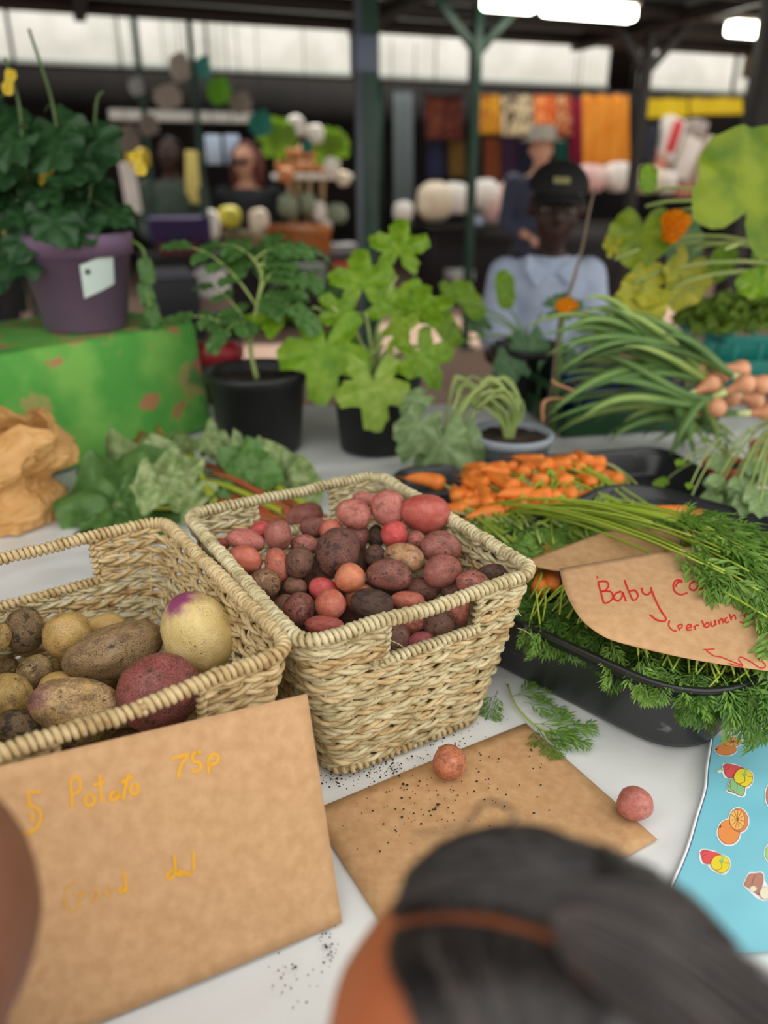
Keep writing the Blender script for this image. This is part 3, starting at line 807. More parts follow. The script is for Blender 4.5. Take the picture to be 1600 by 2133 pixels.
for k in range(5):
    mb = MB(); L_ = 1.0; pts = []; rr = []
    for i in range(13):
        t = i/12; pts.append(Vector((.06*math.sin(t*3+k*1.7)*t, t, .05*math.sin(t*2.3+k)*t)))
        rr.append((.115*(1-.55*t**1.2)*(1-t**7)+.006)*(.55 if i == 0 else 1)*(1+.04*math.sin(i*2.7+k)))
    mb.tube(pts, rr, 9, hint=Vector((0, 0, 1))); mb.tube([pts[-1], pts[-1]+Vector((.03, .12, -.02)), pts[-1]+Vector((.0, .28, -.03))], [.006, .004, .002], 4)
    CAR.append(mb.mesh('root', M_car))
def carrot_pile_z(x, y): return .062+.05*math.exp(-((x-.42)/.28)**2-((y-1.36)/.16)**2)
rc = random.Random(11)
# visible carrot positions in the picture of the pile: crown points
def make_carrot(crown, tip_dir, ln, label, stems, group, fat=1.0):
    c = thing('carrot', label, 'carrot', crown, group)
    d = tip_dir.normalized(); _, s, n = frame(d)
    place('root', CAR[rc.randrange(5)], M_axes(s*ln*fat, d*ln, n*ln*fat, Vector(crown)), parent=c)
    for (tgt, pale, tone, fl, fd) in stems:
        a = Vector(crown); b = Vector(tgt); m1 = a-d*.04+Vector((0, 0, -.008)); m2 = a.lerp(b, .6)+Vector((0, 0, .004))
        pts = bez(a, m1, m2, b, 9); L2 = len(pts)
        MB().tube(pts, [.0028-.0014*i/(L2-1) for i in range(L2)], 5).build('stem', M_stemW if pale else M_stemL, c)
        if fl: put_frond(c, b, fd if fd is not None else (b-m2), fl, tone, rc.uniform(-.6, .6))
    return c
rows = [  # picture points of carrot crowns in the pile
 (925,1010),(958,1040),(985,1000),(1005,1035),(1012,975),(1040,1000),(1035,1045),(1062,985),(1075,1020),(1090,990),(1098,1050),(1112,975),(1125,1005),(1140,975),(1150,1030),
 (1155,968),(1172,990),(1185,1010),(1192,965),(1205,1035),(1215,980),(1228,968),(1235,1010),(1250,985),(1262,965),(1275,1000),(1052,1068),(1145,1072),(1200,1065),(1295,1005),(940,1065),(1080,972),(1020,1010),(1165,1040),
 (1110,1030),(1240,1040),(1058,978),(1135,962),(1200,962),(975,1060)]
ORD = 'first second third fourth fifth sixth seventh eighth ninth tenth eleventh twelfth thirteenth fourteenth fifteenth sixteenth seventeenth eighteenth nineteenth twentieth'.split()
band = lambda y: 0 if y < 982 else 1 if y < 1022 else 2
rank = {}
for b_ in range(3):
    for k_, q_ in enumerate(sorted([q for q in rows if band(q[1]) == b_])): rank[q_] = f'{ORD[k_]} orange baby carrot from the left in the {("back", "middle", "front")[b_]} row of the pile'
words_pos = ['at the left end of the pile', 'in the front of the pile', 'in the middle of the pile', 'at the back of the pile', 'at the right end of the pile']
for i, (x, y) in enumerate(rows):
    zz = .076+.03*math.exp(-((x-1150)/130)**2)+rc.uniform(-.004, .012)+(.008 if y < 985 else 0)
    crown = onz(x, y, zz); a = rc.uniform(.3, 1.25)*math.pi
    td = Vector((math.cos(a)*.8-.2, math.sin(a)*.8, rc.uniform(-.3, .1)))
    stems = []
    for k in range(2):
        tx = x+rc.uniform(60, 300); ty = max(y+rc.uniform(25, 80), 1062+rc.uniform(0, 55)); tx = max(tx, 960)
        stems.append((onz(tx, min(ty, 1125), .075+rc.uniform(-.01, .012)), rc.random() < .35, 'light', rc.uniform(.05, .09), RT*rc.uniform(.2, 1)+Vector((0, -1, -.2))*rc.uniform(.2, 1)))
    if y > 1015 or i % 2:
        for k in range(3): stems.append((onz(rc.uniform(950, 1240), rc.uniform(1075, 1135), .092+rc.uniform(-.008, .01)), rc.random() < .3, 'light', rc.uniform(.05, .08), RT*rc.uniform(-.3, 1)+Vector((0, -1, -.1))*rc.uniform(.2, 1)))
    make_carrot(crown, td, rc.uniform(.06, .095), rank[(x, y)], stems, 'baby carrots piled in the black tray', 1.8)
for (x, y, L_, a, lab) in ((1140, 1078, .05, 200, 'stubby orange carrot end lying on the green stems in front of the pile'), (1225, 1070, .045, 170, 'small orange carrot crown among the stems, towards the kraft card'),
                           (1435, 1068, .08, 185, 'orange carrot lying flat at the right beyond the main pile'), (1490, 1072, .07, 175, 'orange carrot nearest the right edge, by pale stems')):
    cr = onz(x, y, .085); t2 = [(onz(x+rc.uniform(80, 200), y+rc.uniform(5, 30), .085), k == 0, 'light', .07, None) for k in range(2)]
    make_carrot(cr, Vector((math.cos(R(a)), math.sin(R(a)), 0)), L_, lab, t2, 'baby carrots beyond the main pile', 1.5)

# carrots whose long stems sweep over the tray's near rim towards the card
for i in range(9):
    x = 955+i*34+rc.uniform(-8, 8); y = 1046+rc.uniform(-14, 10); cr = onz(x, y, .092); sts = []
    for k in range(7):
        tx = x+rc.uniform(10, 230); ty = 1072+rc.uniform(0, 62)
        if tx > 1250: ty = min(ty, 1100)
        sts.append((onz(tx, ty, .112+rc.uniform(-.01, .012)), rc.random() < .25, 'light', rc.uniform(.04, .07), RT*rc.uniform(.1, 1)+Vector((0, -1, -.1))*rc.uniform(.1, .9)))
    make_carrot(cr, Vector((rc.uniform(-.9, -.1), .8, .05)), rc.uniform(.05, .08), f'{ORD[i]} carrot from the left whose lime stems sweep forward to the brown card', sts, 'carrots with stems sweeping forward', 1.6)
# carrot bunches in the near tray: roots under the card, tops spilling over the rim
def bunch(label, crown, targets, tone, group, root_dir=Vector((0.3, 1, .05)), stem_up=.03, pale=False):
    c = thing('carrot', label, 'carrot', crown, group)
    d = root_dir.normalized(); _, s, n = frame(d)
    place('root', CAR[rc.randrange(5)], M_axes(s*.11, d*.1, n*.11, Vector(crown)), parent=c)
    for (b, fd, ln) in targets:
        a = Vector(crown); m1 = a-d*.06+Vector((0, 0, stem_up)); m2 = b-fd.normalized()*.05+Vector((0, 0, .012))
        pts = bez(a, m1, m2, b, 8); MB().tube(pts, [.0022-.001*i/8 for i in range(9)], 5).build('stem', M_stemL, c)
        put_frond(c, b, fd, ln, tone, rc.uniform(-.7, .7))
    return c
def leaf_dir(ax, ay, az): return RT*ax+Vector((0, 1, 0))*ay+Vector((0, 0, 1))*az
near = []   # (px, py, z, image direction of growth dx,dy, droop z, length)
for i in range(96):
    t = rc.random(); x = 1095+t*500; y0 = 1238+max(0, (x-1095))*.37+rc.uniform(-70, 60)
    y0 = min(y0, 1245+(x-1095)*.50); 
    if x > 1480: y0 = rc.uniform(1385, 1430)
    near.append((x, y0, rc.uniform(.098, .116)))
near.sort()
for i in range(0, 96, 6):
    cx, cy, cz = near[i]; crown = onz(min(1560, cx+rc.uniform(20, 90)), min(cy, 1290)-rc.uniform(40, 90), .10)
    tg = []
    for k in range(6):
        x, y, z = near[i+k]; b = onz(x, y, z); fd = leaf_dir(rc.uniform(-.9, .5), rc.uniform(-1, -.1), rc.uniform(-.35, -.02))
        tg.append((b, fd, rc.uniform(.04, .062)))
    bunch(f'carrot under the curled card, its feathery tops the {ORD[i//6]} clump from the basket', crown, tg, rc.choice(('mid', 'deep', 'mid', 'deep')), 'carrots under the curled card')
# fronds hanging over the rim one by one
for (x, y, z, ax, ay, az, ln, lab) in (
   (1105, 1290, .12, -.3, -.5, -.8, .075, 'carrot top hanging down beside the right side of the potato basket'),
   (1125, 1300, .12, .1, -.6, -.7, .07, 'carrot top drooping over the tray just right of the basket'),
   (1275, 1335, .12, .1, -.8, -.5, .085, 'carrot top drooping over the middle of the tray rim'),
   (1330, 1365, .12, .0, -.9, -.6, .085, 'long carrot leaf hanging over the tray rim below the word Baby'),
   (1350, 1370, .12, .25, -.8, -.6, .08, 'feathery carrot leaf over the rim in front of the card edge'),
   (1450, 1400, .12, -.25, -.8, -.7, .09, 'single carrot leaf hanging down outside the tray at its corner'),
   (1500, 1405, .12, .5, -.9, -.5, .10, 'carrot leaf arching over the rounded tray corner'),
   (1530, 1405, .12, .35, -.9, -.9, .115, 'carrot leaf trailing from the tray corner onto the blue cloth'),
   (1560, 1410, .12, .5, -.9, -.75, .12, 'long carrot leaf trailing at the right edge over the fruit print'),
   (1585, 1400, .12, .3, -.8, -.8, .12, 'carrot leaf at the right edge nearest the blue cloth')):
    b = onz(x, y, z); crown = b+Vector((rc.uniform(.0, .05), .10, -.012)); d = leaf_dir(ax, ay, az)
    bunch(lab, crown, [(b, d, ln*.62), (b+Vector((.006, .014, -.004)), d+RT*rc.uniform(-.5, .5), ln*.5)], rc.choice(('mid', 'light')) if x < 1440 else 'mid', 'carrot tops over the tray rim')

# ------------------------------------------------------------------ curled card over the carrot tops
def coons(top, bot, left, right):
    T_, B_, L_, R_ = [crom([onz(*p) for p in c], 8) for c in (top, bot, left, right)]
    def samp(c, t):
        f = t*(len(c)-1); i = min(len(c)-2, int(f)); return c[i].lerp(c[i+1], f-i)
    def fn(u, v):
        a = samp(T_, u)*(1-v)+samp(B_, u)*v; b = samp(L_, v)*(1-u)+samp(R_, v)*u
        c = T_[0]*((1-u)*(1-v))+T_[-1]*(u*(1-v))+B_[0]*((1-u)*v)+B_[-1]*(u*v)
        return a+b-c
    return fn
cf2 = coons([(1165, 1184, .175), (1300, 1161, .177), (1420, 1141, .177), (1556, 1119, .175)],
            [(1330, 1350, .140), (1440, 1373, .138), (1560, 1392, .136), (1690, 1408, .134)],
            [(1165, 1184, .175), (1178, 1232, .168), (1210, 1288, .160), (1262, 1328, .149), (1330, 1350, .140)],
            [(1556, 1119, .175), (1600, 1172, .170), (1660, 1290, .152), (1690, 1408, .134)])
mb = MB(); mb.grid(lambda u, v: cf2(u, 1-v), 30, 20); cs = mb.build('price_card', M_kraft2)
tag(cs, 'curled brown card with red writing Baby carrots over the tray', 'sign')
bv = bvh_of([cs]); M_redp = plain('red_marker', (206, 44, 40), .45)
def Y(X, Y_): return (1080+X/3.077, 1080+Y_/3.077)
def YS(L_): return [[Y(*p) for p in s] for s in L_]
SB = [[(512, 415), (530, 480), (548, 545)], [(508, 408), (560, 405), (578, 430), (560, 460), (530, 468)], [(530, 470), (590, 470), (606, 510), (575, 540), (548, 545)], [(503, 372), (510, 384)],
      [(660, 468), (625, 482), (612, 512), (640, 530), (664, 505), (668, 475), (690, 532)],
      [(680, 396), (700, 450), (730, 520)], [(704, 470), (745, 462), (766, 490), (755, 520), (728, 524)],
      [(790, 445), (800, 480), (830, 490), (850, 470)], [(848, 442), (868, 500), (912, 590), (945, 640), (930, 660), (885, 650), (842, 618)],
      [(1052, 402), (1012, 398), (994, 428), (1004, 470), (1040, 490), (1084, 478)], [(1052, 410), (1022, 412), (1008, 440)],
      [(1130, 405), (1102, 420), (1100, 452), (1128, 462), (1150, 436), (1152, 410), (1168, 464)], [(1172, 400), (1180, 470)], [(1178, 420), (1210, 406)],
      [(1232, 395), (1238, 466)], [(1238, 415), (1262, 398)], [(1300, 390), (1284, 410), (1296, 440), (1318, 430), (1316, 400), (1300, 390)]]
for a_, b_ in ((0, 9), (9, 16)): strokes(bv, 'lettering', YS(SB[a_:b_]), 3.6, M_redp, cs, lift=.0005)
SB2 = [[(968, 655), (964, 690), (990, 718), (1016, 724)], [(1022, 690), (1034, 720)], [(1020, 690), (1046, 680), (1048, 700), (1028, 706)],
       [(1078, 706), (1108, 694), (1098, 680), (1080, 692), (1082, 716), (1112, 714)], [(1126, 690), (1136, 716)], [(1130, 696), (1144, 684), (1158, 690)],
       [(1176, 655), (1194, 698)], [(1190, 690), (1212, 668), (1222, 690), (1198, 702)], [(1232, 660), (1240, 692), (1262, 680), (1258, 652), (1268, 684)],
       [(1282, 650), (1290, 680)], [(1286, 660), (1304, 644), (1314, 672)], [(1340, 636), (1324, 648), (1332, 668), (1352, 662)], [(1352, 612), (1366, 654)], [(1362, 640), (1384, 620), (1394, 648)],
       [(1376, 568), (1424, 590), (1456, 640), (1446, 668), (1418, 664)]]
for a_, b_ in ((0, 6), (6, 15)): strokes(bv, 'lettering', YS(SB2[a_:b_]), 3.0, M_redp, cs, lift=.0005)
SB3 = [[(1258, 838), (1186, 842)], [(1204, 846), (1250, 880), (1300, 890), (1400, 930), (1436, 944), (1410, 952), (1350, 930)], [(1440, 944), (1412, 905), (1430, 890), (1490, 920), (1540, 955), (1575, 958), (1580, 935), (1530, 890), (1545, 872), (1600, 885)]]
strokes(bv, 'lettering', YS(SB3), 2.2, M_redp, cs, lift=.0005)
mod_thick(cs, .0007)
bf = coons([(1264, 1105, .150), (1350, 1100, .152), (1560, 1105, .152)], [(1083, 1172, .138), (1200, 1190, .140), (1500, 1170, .146)],
           [(1264, 1105, .150), (1174, 1138, .146), (1083, 1172, .138)], [(1560, 1105, .152), (1530, 1140, .150), (1500, 1170, .146)])
mb = MB(); mb.grid(lambda u, v: bf(u, 1-v), 14, 10); o = mb.build('cardboard_sheet', M_kraft); mod_thick(o, .0007)
tag(o, 'blank brown card tucked behind the curled baby carrots card', 'card')
# the bunch laid over the card: bright stems, tops draped over the writing
tops = []
for (x, y, z, ax, ay, az, ln) in ((1340, 1088, .188, .9, -.2, .0, .06), (1390, 1088, .19, .9, -.4, -.1, .07), (1460, 1100, .194, .6, -1, -.2, .085), (1470, 1105, .194, .6, -1, -.15, .10), (1470, 1110, .194, .8, -.8, -.15, .12),
      (1500, 1150, .190, .4, -1, -.3, .09), (1480, 1150, .190, .45, -1, -.3, .12), (1510, 1150, .190, .6, -1, -.3, .12), (1475, 1125, .190, .7, -1, -.25, .08), (1440, 1085, .194, .6, -.4, .1, .10), (1500, 1100, .194, .9, -.3, .0, .10),
      (1490, 1190, .188, .3, -1, -.35, .09), (1540, 1190, .188, .4, -1, -.5, .12), (1390, 1085, .192, .2, -.3, .25, .08), (1560, 1230, .182, .2, -1, -.6, .09), (1578, 1285, .170, .1, -1, -.5, .07), (1490, 1195, .186, .2, -1, -.4, .06), (1400, 1085, .190, .9, -.4, .1, .08), (1490, 1125, .194, .5, -.9, -.1, .09), (1530, 1140, .192, .7, -.6, -.1, .11), (1408, 1150, .190, .5, -1, -.25, .085), (1425, 1118, .194, .4, -1, -.2, .10), (1445, 1175, .188, .3, -1, -.3, .085), (1420, 1090, .194, .5, -.8, 0, .09)):
    tops.append((onz(x+20, y, z), leaf_dir(ax, ay, az), ln))
tops.sort(key=lambda t: t[0].x)
for i in range(0, len(tops), 4):
    crown = onz(1020+i*9, 1062+rc.uniform(-12, 12), .10)
    c = thing('carrot', f'carrot with leafy top draped over the card, {ORD[i//4]} spray from the left', 'carrot', crown, 'carrots laid across the kraft card')
    place('root', CAR[i % 5], M_axes(RT*.11, Vector((-.3, .95, 0))*.1, Vector((0, 0, .11)), crown), parent=c)
    for (b, fd, ln) in tops[i:i+4]:
        m1 = crown.lerp(b, .35)+Vector((0, 0, .035)); m2 = crown.lerp(b, .75)+Vector((0, 0, .02))
        pts = bez(crown, m1, m2, b, 10); MB().tube(pts, [.0026-.0012*k/10 for k in range(11)], 5).build('stem', M_stemL, c)
        put_frond(c, b, fd, ln, rc.choice(('mid', 'mid', 'light')), rc.uniform(-.5, .5))
        put_frond(c, b-(b-m2)*.2, fd+RT*rc.uniform(-.2, .7), ln*.7, 'mid', rc.uniform(-.5, .5))
# sprig fallen on the cloth
sp = thing('carrot_leaf', 'fallen carrot leaf sprig on the white cloth behind the flat card', 'leaf', onz(1060, 1435, .001))
pts = crom([onz(1057, 1425, .004), onz(1075, 1470, .003), onz(1110, 1508, .003), onz(1150, 1530, .003)], 6)
MB().tube(pts, .0013, 5).build('stem', M_stemL, sp)
for (x, y, tx, ty, ln) in ((1068, 1450, 1145, 1420, .055), (1090, 1463, 1170, 1468, .05), (1110, 1508, 1215, 1500, .07), (1118, 1512, 1160, 1560, .055), (1130, 1520, 1210, 1535, .055)):
    a, b = onz(x, y, .003), onz(tx, ty, .012); put_frond(sp, a, b-a, ln, 'mid', 0, var=0)
o = thing('carrot_leaf', 'tip of a carrot leaf poking out under the right corner of the potato basket', 'leaf', onz(1015, 1480, 0))
put_frond(o, onz(1040, 1440, .02), onz(1015, 1510, .004)-onz(1040, 1440, .02), .05, 'mid', 0, var=1)

# ================================================================== blue cloth with printed fruit
M_blue = duo('blue_print_cloth', (122, 198, 214), (140, 212, 226), 5, rough=.5)
edge = [(1484, 1535), (1474, 1600), (1470, 1645), (1452, 1705), (1432, 1772), (1395, 1860), (1340, 2000)]
ec = crom([onz(x, y, .002) for x, y in edge], 6)
mb = MB()
def bf2(u, v):
    f = v*(len(ec)-1); i = min(len(ec)-2, int(f)); p = ec[i].lerp(ec[i+1], f-i)
    q = Vector((p.x+.42*u, p.y+.03*u, 0)); q.z = TAB+.0016+.0016*abs(math.sin(q.x*31+q.y*47))*u+.0009*(1+noise.noise(Vector((q.x*30, q.y*30, 1))))*min(1, u*5)
    return q
mb.grid(bf2, 40, 36); bl2 = mb.build('printed_cloth', M_blue)
tag(bl2, 'sky blue cloth printed with fruit and peppers at the right of the table', 'cloth')
mb = MB(); mb.tube([p+Vector((-.001, 0, .0008)) for p in ec], .0017, 5); mb.build('white_hem', plain('hem_white', (235, 238, 240)), bl2)
mb = MB(); mb.tube([p+Vector((.0012, 0, .0012)) for p in ec], .0007, 4); mb.build('dark_piping', plain('piping_grey', (84, 104, 120)), bl2)
bv = bvh_of([bl2])
PM = {k: plain('print_'+k, c, .5) for k, c in dict(white=(244, 246, 246), orange=(240, 152, 84), flesh=(246, 190, 104), line=(150, 82, 52), red=(232, 92, 96), yellow=(240, 222, 60), green=(146, 200, 142), stem=(160, 214, 140), brown=(190, 138, 118), cream=(240, 232, 206), dark=(92, 70, 54), rind=(224, 140, 96)).items()}
def E2(X, Y_): return (1400+X/5.33, 1500+Y_/5.33)
def motif(name, layers):
    """layers: (colour, polygon in picture points, lift step)"""
    par = None
    for i, (colr, pts) in enumerate(layers):
        mb = MB()
        if isinstance(pts, tuple) and pts[0] == 'line':
            o = strokes(bv, 'print_line', pts[1], pts[2], PM[colr], par or bl2, lift=.0004+.00012*i)
        else:
            poly_on(bv, mb, pts, .0004+.00012*i)
            if not mb.v: continue
            o = mb.build(name if par is None else 'print_colour', PM[colr], par or bl2)
        if par is None: par = o
def ellE(cx, cy, rx, ry, ang=0, **k): return [E2(*p) for p in ell(cx, cy, rx, ry, ang, **k)]
def polE(L_): return [(p.x, p.y) for p in crom([Vector((*E2(*q), 0)) for q in L_+[L_[0]]], 4)][:-1]
def seg(L_, wd=1.1): return ('line', [[E2(*p) for p in s] for s in L_], wd)
def orange_motif(dx, dy, sx=1, sy=1):
    f = lambda x, y: (x*sx+dx, y*sy+dy)
    def EL(cx, cy, rx, ry, a=0): c = f(cx, cy); return ellE(c[0], c[1], rx*sx, ry*sy, a)
    S_ = [[f(725, 1112), f(725+92*math.cos(t)*.78, 1112+108*math.sin(t))] for t in [k*math.pi/5.5+.2 for k in range(11)]]
    motif('printed_orange', [('white', EL(632, 1250, 138, 155)), ('white', EL(740, 1118, 118, 148, -8)), ('line', EL(632, 1248, 124, 140)), ('orange', EL(632, 1248, 119, 135)),
        ('line', EL(742, 1118, 104, 134, -8)), ('rind', EL(742, 1118, 100, 130, -8)), ('line', EL(722, 1116, 86, 118, -4)), ('flesh', EL(722, 1116, 82, 113, -4)),
        ('line', seg(S_, .9)), ('dark', EL(536, 1190, 9, 9)), ('dark', EL(534, 1204, 6, 6))])
orange_motif(0, 0)
motif('printed_orange', [('white', ellE(598, 330, 130, 76)), ('white', ellE(668, 246, 122, 66)), ('line', ellE(598, 330, 119, 66)), ('orange', ellE(598, 330, 115, 62)), ('line', ellE(668, 246, 110, 54)), ('flesh', ellE(668, 246, 106, 50)),
      ('line', seg([[(668, 246), (668+100*math.cos(t), 246+47*math.sin(t))] for t in [k*math.pi/5+.1 for k in range(10)]], .9)), ('dark', ellE(494, 332, 9, 9))])
def pepper_motif(dx, dy, green=True):
    def PL(L_): return polE([(x+dx, y+dy) for x, y in L_])
    def EL(cx, cy, rx, ry, a=0): return ellE(cx+dx, cy+dy, rx, ry, a)
    def SG(L_, wd=1.0): return seg([[(x+dx, y+dy) for x, y in s] for s in L_], wd)
    L_ = [('white', PL([(555, 530), (575, 480), (700, 490), (800, 535), (880, 570), (910, 650), (870, 740), (810, 765), (700, 720), (640, 655), (580, 640), (555, 580)]))]
    if green: L_ += [('white', PL([(650, 640), (730, 690), (820, 750), (812, 845), (760, 862), (680, 830), (605, 800), (620, 720)])), ('white', PL([(495, 560), (540, 545), (580, 560), (560, 580), (515, 590)]))]
    L_ += [('line', PL([(564, 520), (600, 488), (700, 505), (800, 545), (720, 620), (660, 650), (600, 630), (578, 570)])), ('red', PL([(569, 522), (602, 493), (700, 510), (792, 547), (716, 618), (660, 645), (604, 626), (583, 570)])), ('line', SG([[(590, 535), (600, 510), (650, 505)], [(600, 600), (598, 560), (640, 535)]]))]
    if green: L_ += [('line', PL([(655, 655), (740, 700), (806, 745), (800, 830), (765, 850), (690, 815), (616, 790), (630, 720)])), ('green', PL([(660, 660), (740, 705), (801, 748), (795, 827), (765, 845), (692, 810), (622, 786), (636, 720)])), ('line', SG([[(725, 690), (718, 800)], [(650, 700), (650, 770), (690, 800)]])), ('stem', SG([[(510, 572), (530, 556), (575, 570)]], 2.2))]
    L_ += [('line', PL([(680, 640), (720, 570), (790, 548), (850, 570), (896, 630), (880, 710), (810, 755), (740, 725), (695, 690)])), ('yellow', PL([(685, 640), (723, 574), (790, 553), (848, 575), (891, 631), (875, 707), (810, 750), (742, 720), (699, 688)])),
           ('line', SG([[(740, 720), (800, 700), (805, 650), (780, 610)], [(890, 640), (840, 640)]])), ('stem', SG([[(808, 550), (818, 590), (806, 620)]], 3.2)), ('green', EL(806, 622, 26, 14))]
    motif('printed_pepper', L_)
pepper_motif(0, 0)
pepper_motif(-255, 955, False)
def egg_motif():
    motif('printed_mushroom', [('white', polE([(780, 1830), (850, 1700), (920, 1690), (1010, 1690), (1030, 1780), (1066, 1850), (1090, 1950), (1040, 2010), (960, 1990), (880, 1930)])), ('line', polE([(795, 1835), (850, 1720), (920, 1705), (1000, 1705), (1015, 1790), (980, 1900), (960, 1950), (890, 1900)])),
      ('brown', polE([(801, 1835), (853, 1725), (920, 1711), (995, 1711), (1009, 1790), (975, 1898), (958, 1943), (894, 1896)])), ('line', seg([[(925, 1725), (895, 1790), (880, 1880)]])), ('cream', ellE(900, 1880, 38, 30)), ('line', ellE(1030, 1928, 62, 72)), ('cream', ellE(1030, 1928, 58, 68))])
egg_motif()
orange_motif(1000, 250); pepper_motif(1000, 750); pepper_motif(820, -420); orange_motif(600, -1150, 1, .8)
motif('printed_mushroom', [('white', ellE(1110, 840, 82, 150)), ('line', ellE(1112, 840, 72, 138)), ('brown', ellE(1112, 840, 68, 134))])
motif('printed_lettuce', [('white', ellE(1100, 1480, 82, 110)), ('line', ellE(1102, 1480, 72, 98)), ('stem', ellE(1102, 1480, 68, 94))])
motif('printed_orange', [('white', ellE(1200, 1160, 70, 120)), ('line', ellE(1200, 1160, 62, 110)), ('orange', ellE(1200, 1160, 58, 106))])

# ================================================================== crumbs of soil
mb = MB(); rs = random.Random(3)
def crumbs(x0, y0, sx, sy, n, z=.0002, big=1):
    for _ in range(n):
        x, y = rs.gauss(x0, sx), rs.gauss(y0, sy); p = onz(x, y, z); r = rs.uniform(.0003, .0011)*big*(1.6 if rs.random() < .1 else 1)
        mb.ball(p+Vector((0, 0, r*.4)), (r*rs.uniform(.7, 1.5), r, r*.7), n=5, m=3)
crumbs(770, 1595, 55, 22, 130); crumbs(800, 1600, 25, 8, 60); crumbs(700, 1620, 20, 10, 60); crumbs(900, 1560, 60, 14, 50); crumbs(680, 1960, 10, 25, 40); crumbs(610, 2040, 30, 30, 30); crumbs(960, 1530, 30, 15, 30)
crumbs(860, 1670, 70, 40, 90, .003, 1); crumbs(960, 1640, 90, 45, 50, .003, 1.1); crumbs(1050, 1600, 60, 60, 20, .003, 1)
o = mb.build('soil_crumbs', plain('soil_dark', (52, 42, 36), .9)); tag(o, 'dark crumbs of soil scattered on cloth and card before the basket', 'soil', kind='stuff')
# ================================================================== leaves
def leafmat(name, a, b, sc=6, tr=.28, rough=.45, **k): return duo(name, a, b, sc, rough=rough, trans=tr, objrand=k.pop('rnd', .1), **k)
M_courg = leafmat('courgette_leaf', (102, 148, 24), (140, 176, 46), 9, .35)
M_courgL = leafmat('courgette_leaf_pale', (128, 164, 44), (164, 190, 80), 9, .35)
M_dark = leafmat('cucumber_leaf', (34, 66, 36), (52, 90, 50), 6, .18)
M_tom = leafmat('tomato_leaf', (66, 104, 50), (90, 132, 66), 8, .25)
M_grn = leafmat('bluish_leaf', (84, 122, 82), (112, 150, 102), 8, .25)
M_wilt = leafmat('wilted_leaf', (118, 146, 92), (150, 174, 120), 9, .25)
M_rhub = leafmat('rhubarb_leaf', (120, 148, 84), (176, 190, 134), 9, .25, contrast=(.38, .62))
M_rhubG = leafmat('rhubarb_leaf_green', (84, 126, 60), (110, 150, 78), 7, .25)
M_rhubY = leafmat('rhubarb_leaf_turning', (124, 122, 36), (150, 92, 48), 5, .25)
M_squash = leafmat('squash_leaf', (100, 136, 30), (150, 172, 40), 4, .4)
M_yleaf = leafmat('yellowing_leaf', (150, 160, 50), (196, 190, 60), 5, .4)
M_yellow = leafmat('yellow_leaf', (216, 186, 40), (232, 206, 70), 5, .3)
M_stem = duo('green_stem', (106, 140, 62), (134, 164, 84), 10, rough=.5, trans=.1)
M_stemD = duo('dark_green_stem', (60, 84, 44), (84, 108, 58), 10, rough=.55)
M_stemP = duo('pale_stem', (146, 168, 92), (172, 188, 116), 10, rough=.5, trans=.1)
M_soil = duo('potting_soil', (40, 30, 26), (74, 58, 48), 60, rough=.95, bump=.8, bscale=90)
def lobed(th, n=5, depth=.42, teeth=.04, nt=23, notch=.75):
    # th measured from the leaf tip; returns radius
    a = abs(math.atan2(math.sin(th), math.cos(th)))
    r = 1-depth*(1-abs(math.cos(n*a/2.0))**.8) if a < math.pi*.92 else 1-depth
    r *= 1-.22*(a/math.pi)
    if a > math.pi*.8: r *= 1-notch*((a-math.pi*.8)/(math.pi*.2))**1.5
    return r+teeth*math.sin(th*nt)
SHAPES = dict(courg=lambda t: lobed(t, 5, .55, .05, 27), cuc=lambda t: lobed(t, 5, .26, .035, 31), squash=lambda t: lobed(t, 5, .10, .02, 15),
              ovate=lambda t: (1 if abs(math.atan2(math.sin(t), math.cos(t))) < 3 else .9)*(.56+.44*math.cos(t)**2*(1 if math.cos(t) > 0 else .75))+.03*math.sin(t*19),
              lance=lambda t: .30+.70*abs(math.cos(t))**3, rhub=lambda t: (.92+.07*math.sin(3*t+1)+.05*math.sin(5*t+2)+.035*math.sin(9*t))*(1-.5*max(0, (abs(math.atan2(math.sin(t), math.cos(t)))-2.5)/.65)**1.5))
def leaf_mesh(shape, m, seed=0, droop=.3, cup=.1, ruffle=.06, crumple=0, n=44, rings=5):
    f = SHAPES[shape]; mb = MB(); vs = [Vector((0, .42, 0))]; fs = []
    for k in range(1, rings+1):
        q = k/rings
        for i in range(n):
            t = 2*math.pi*i/n; r = .56*f(t)*q; vs.append(Vector((math.sin(t)*r, .42+math.cos(t)*r, 0)))
    for i in range(n):
        fs.append((0, 1+i, 1+(i+1) % n))
        for k in range(rings-1):
            a = 1+k*n; fs.append((a+i, a+n+i, a+n+(i+1) % n, a+(i+1) % n))
    out = []
    for v in vs:
        y = v.y; d = Vector((v.x, v.y-.42)).length; t = math.atan2(v.x, v.y-.42)
        z = cup*abs(v.x)**1.2-droop*max(0, y)**2*.6+ruffle*math.sin(t*7+seed)*(d/.5)**2
        z += .05*abs(math.sin(t*2.5))*d                       # ribs stay low, panels puff up
        if crumple: z += crumple*(noise.noise(v*5+Vector((seed*3, 0, 1)))+.6*noise.noise(v*11+Vector((0, seed, 5))))
        out.append(Vector((v.x, y, z)))
    # slender ribs
    mb.add(out, fs)
    return mb.mesh('leaf', m)
LF = {}
def leafs(key, shape, m, cnt=3, **k): LF[key] = [leaf_mesh(shape, m, s, **k) for s in range(cnt)]
leafs('courg', 'courg', M_courg, droop=.35, cup=.12); leafs('courgL', 'courg', M_courgL, droop=.5, cup=.05)
leafs('cuc', 'cuc', M_dark, droop=.5, cup=-.1); leafs('tom', 'ovate', M_tom, droop=.5, cup=.1); leafs('grn', 'cuc', M_grn, droop=.5)
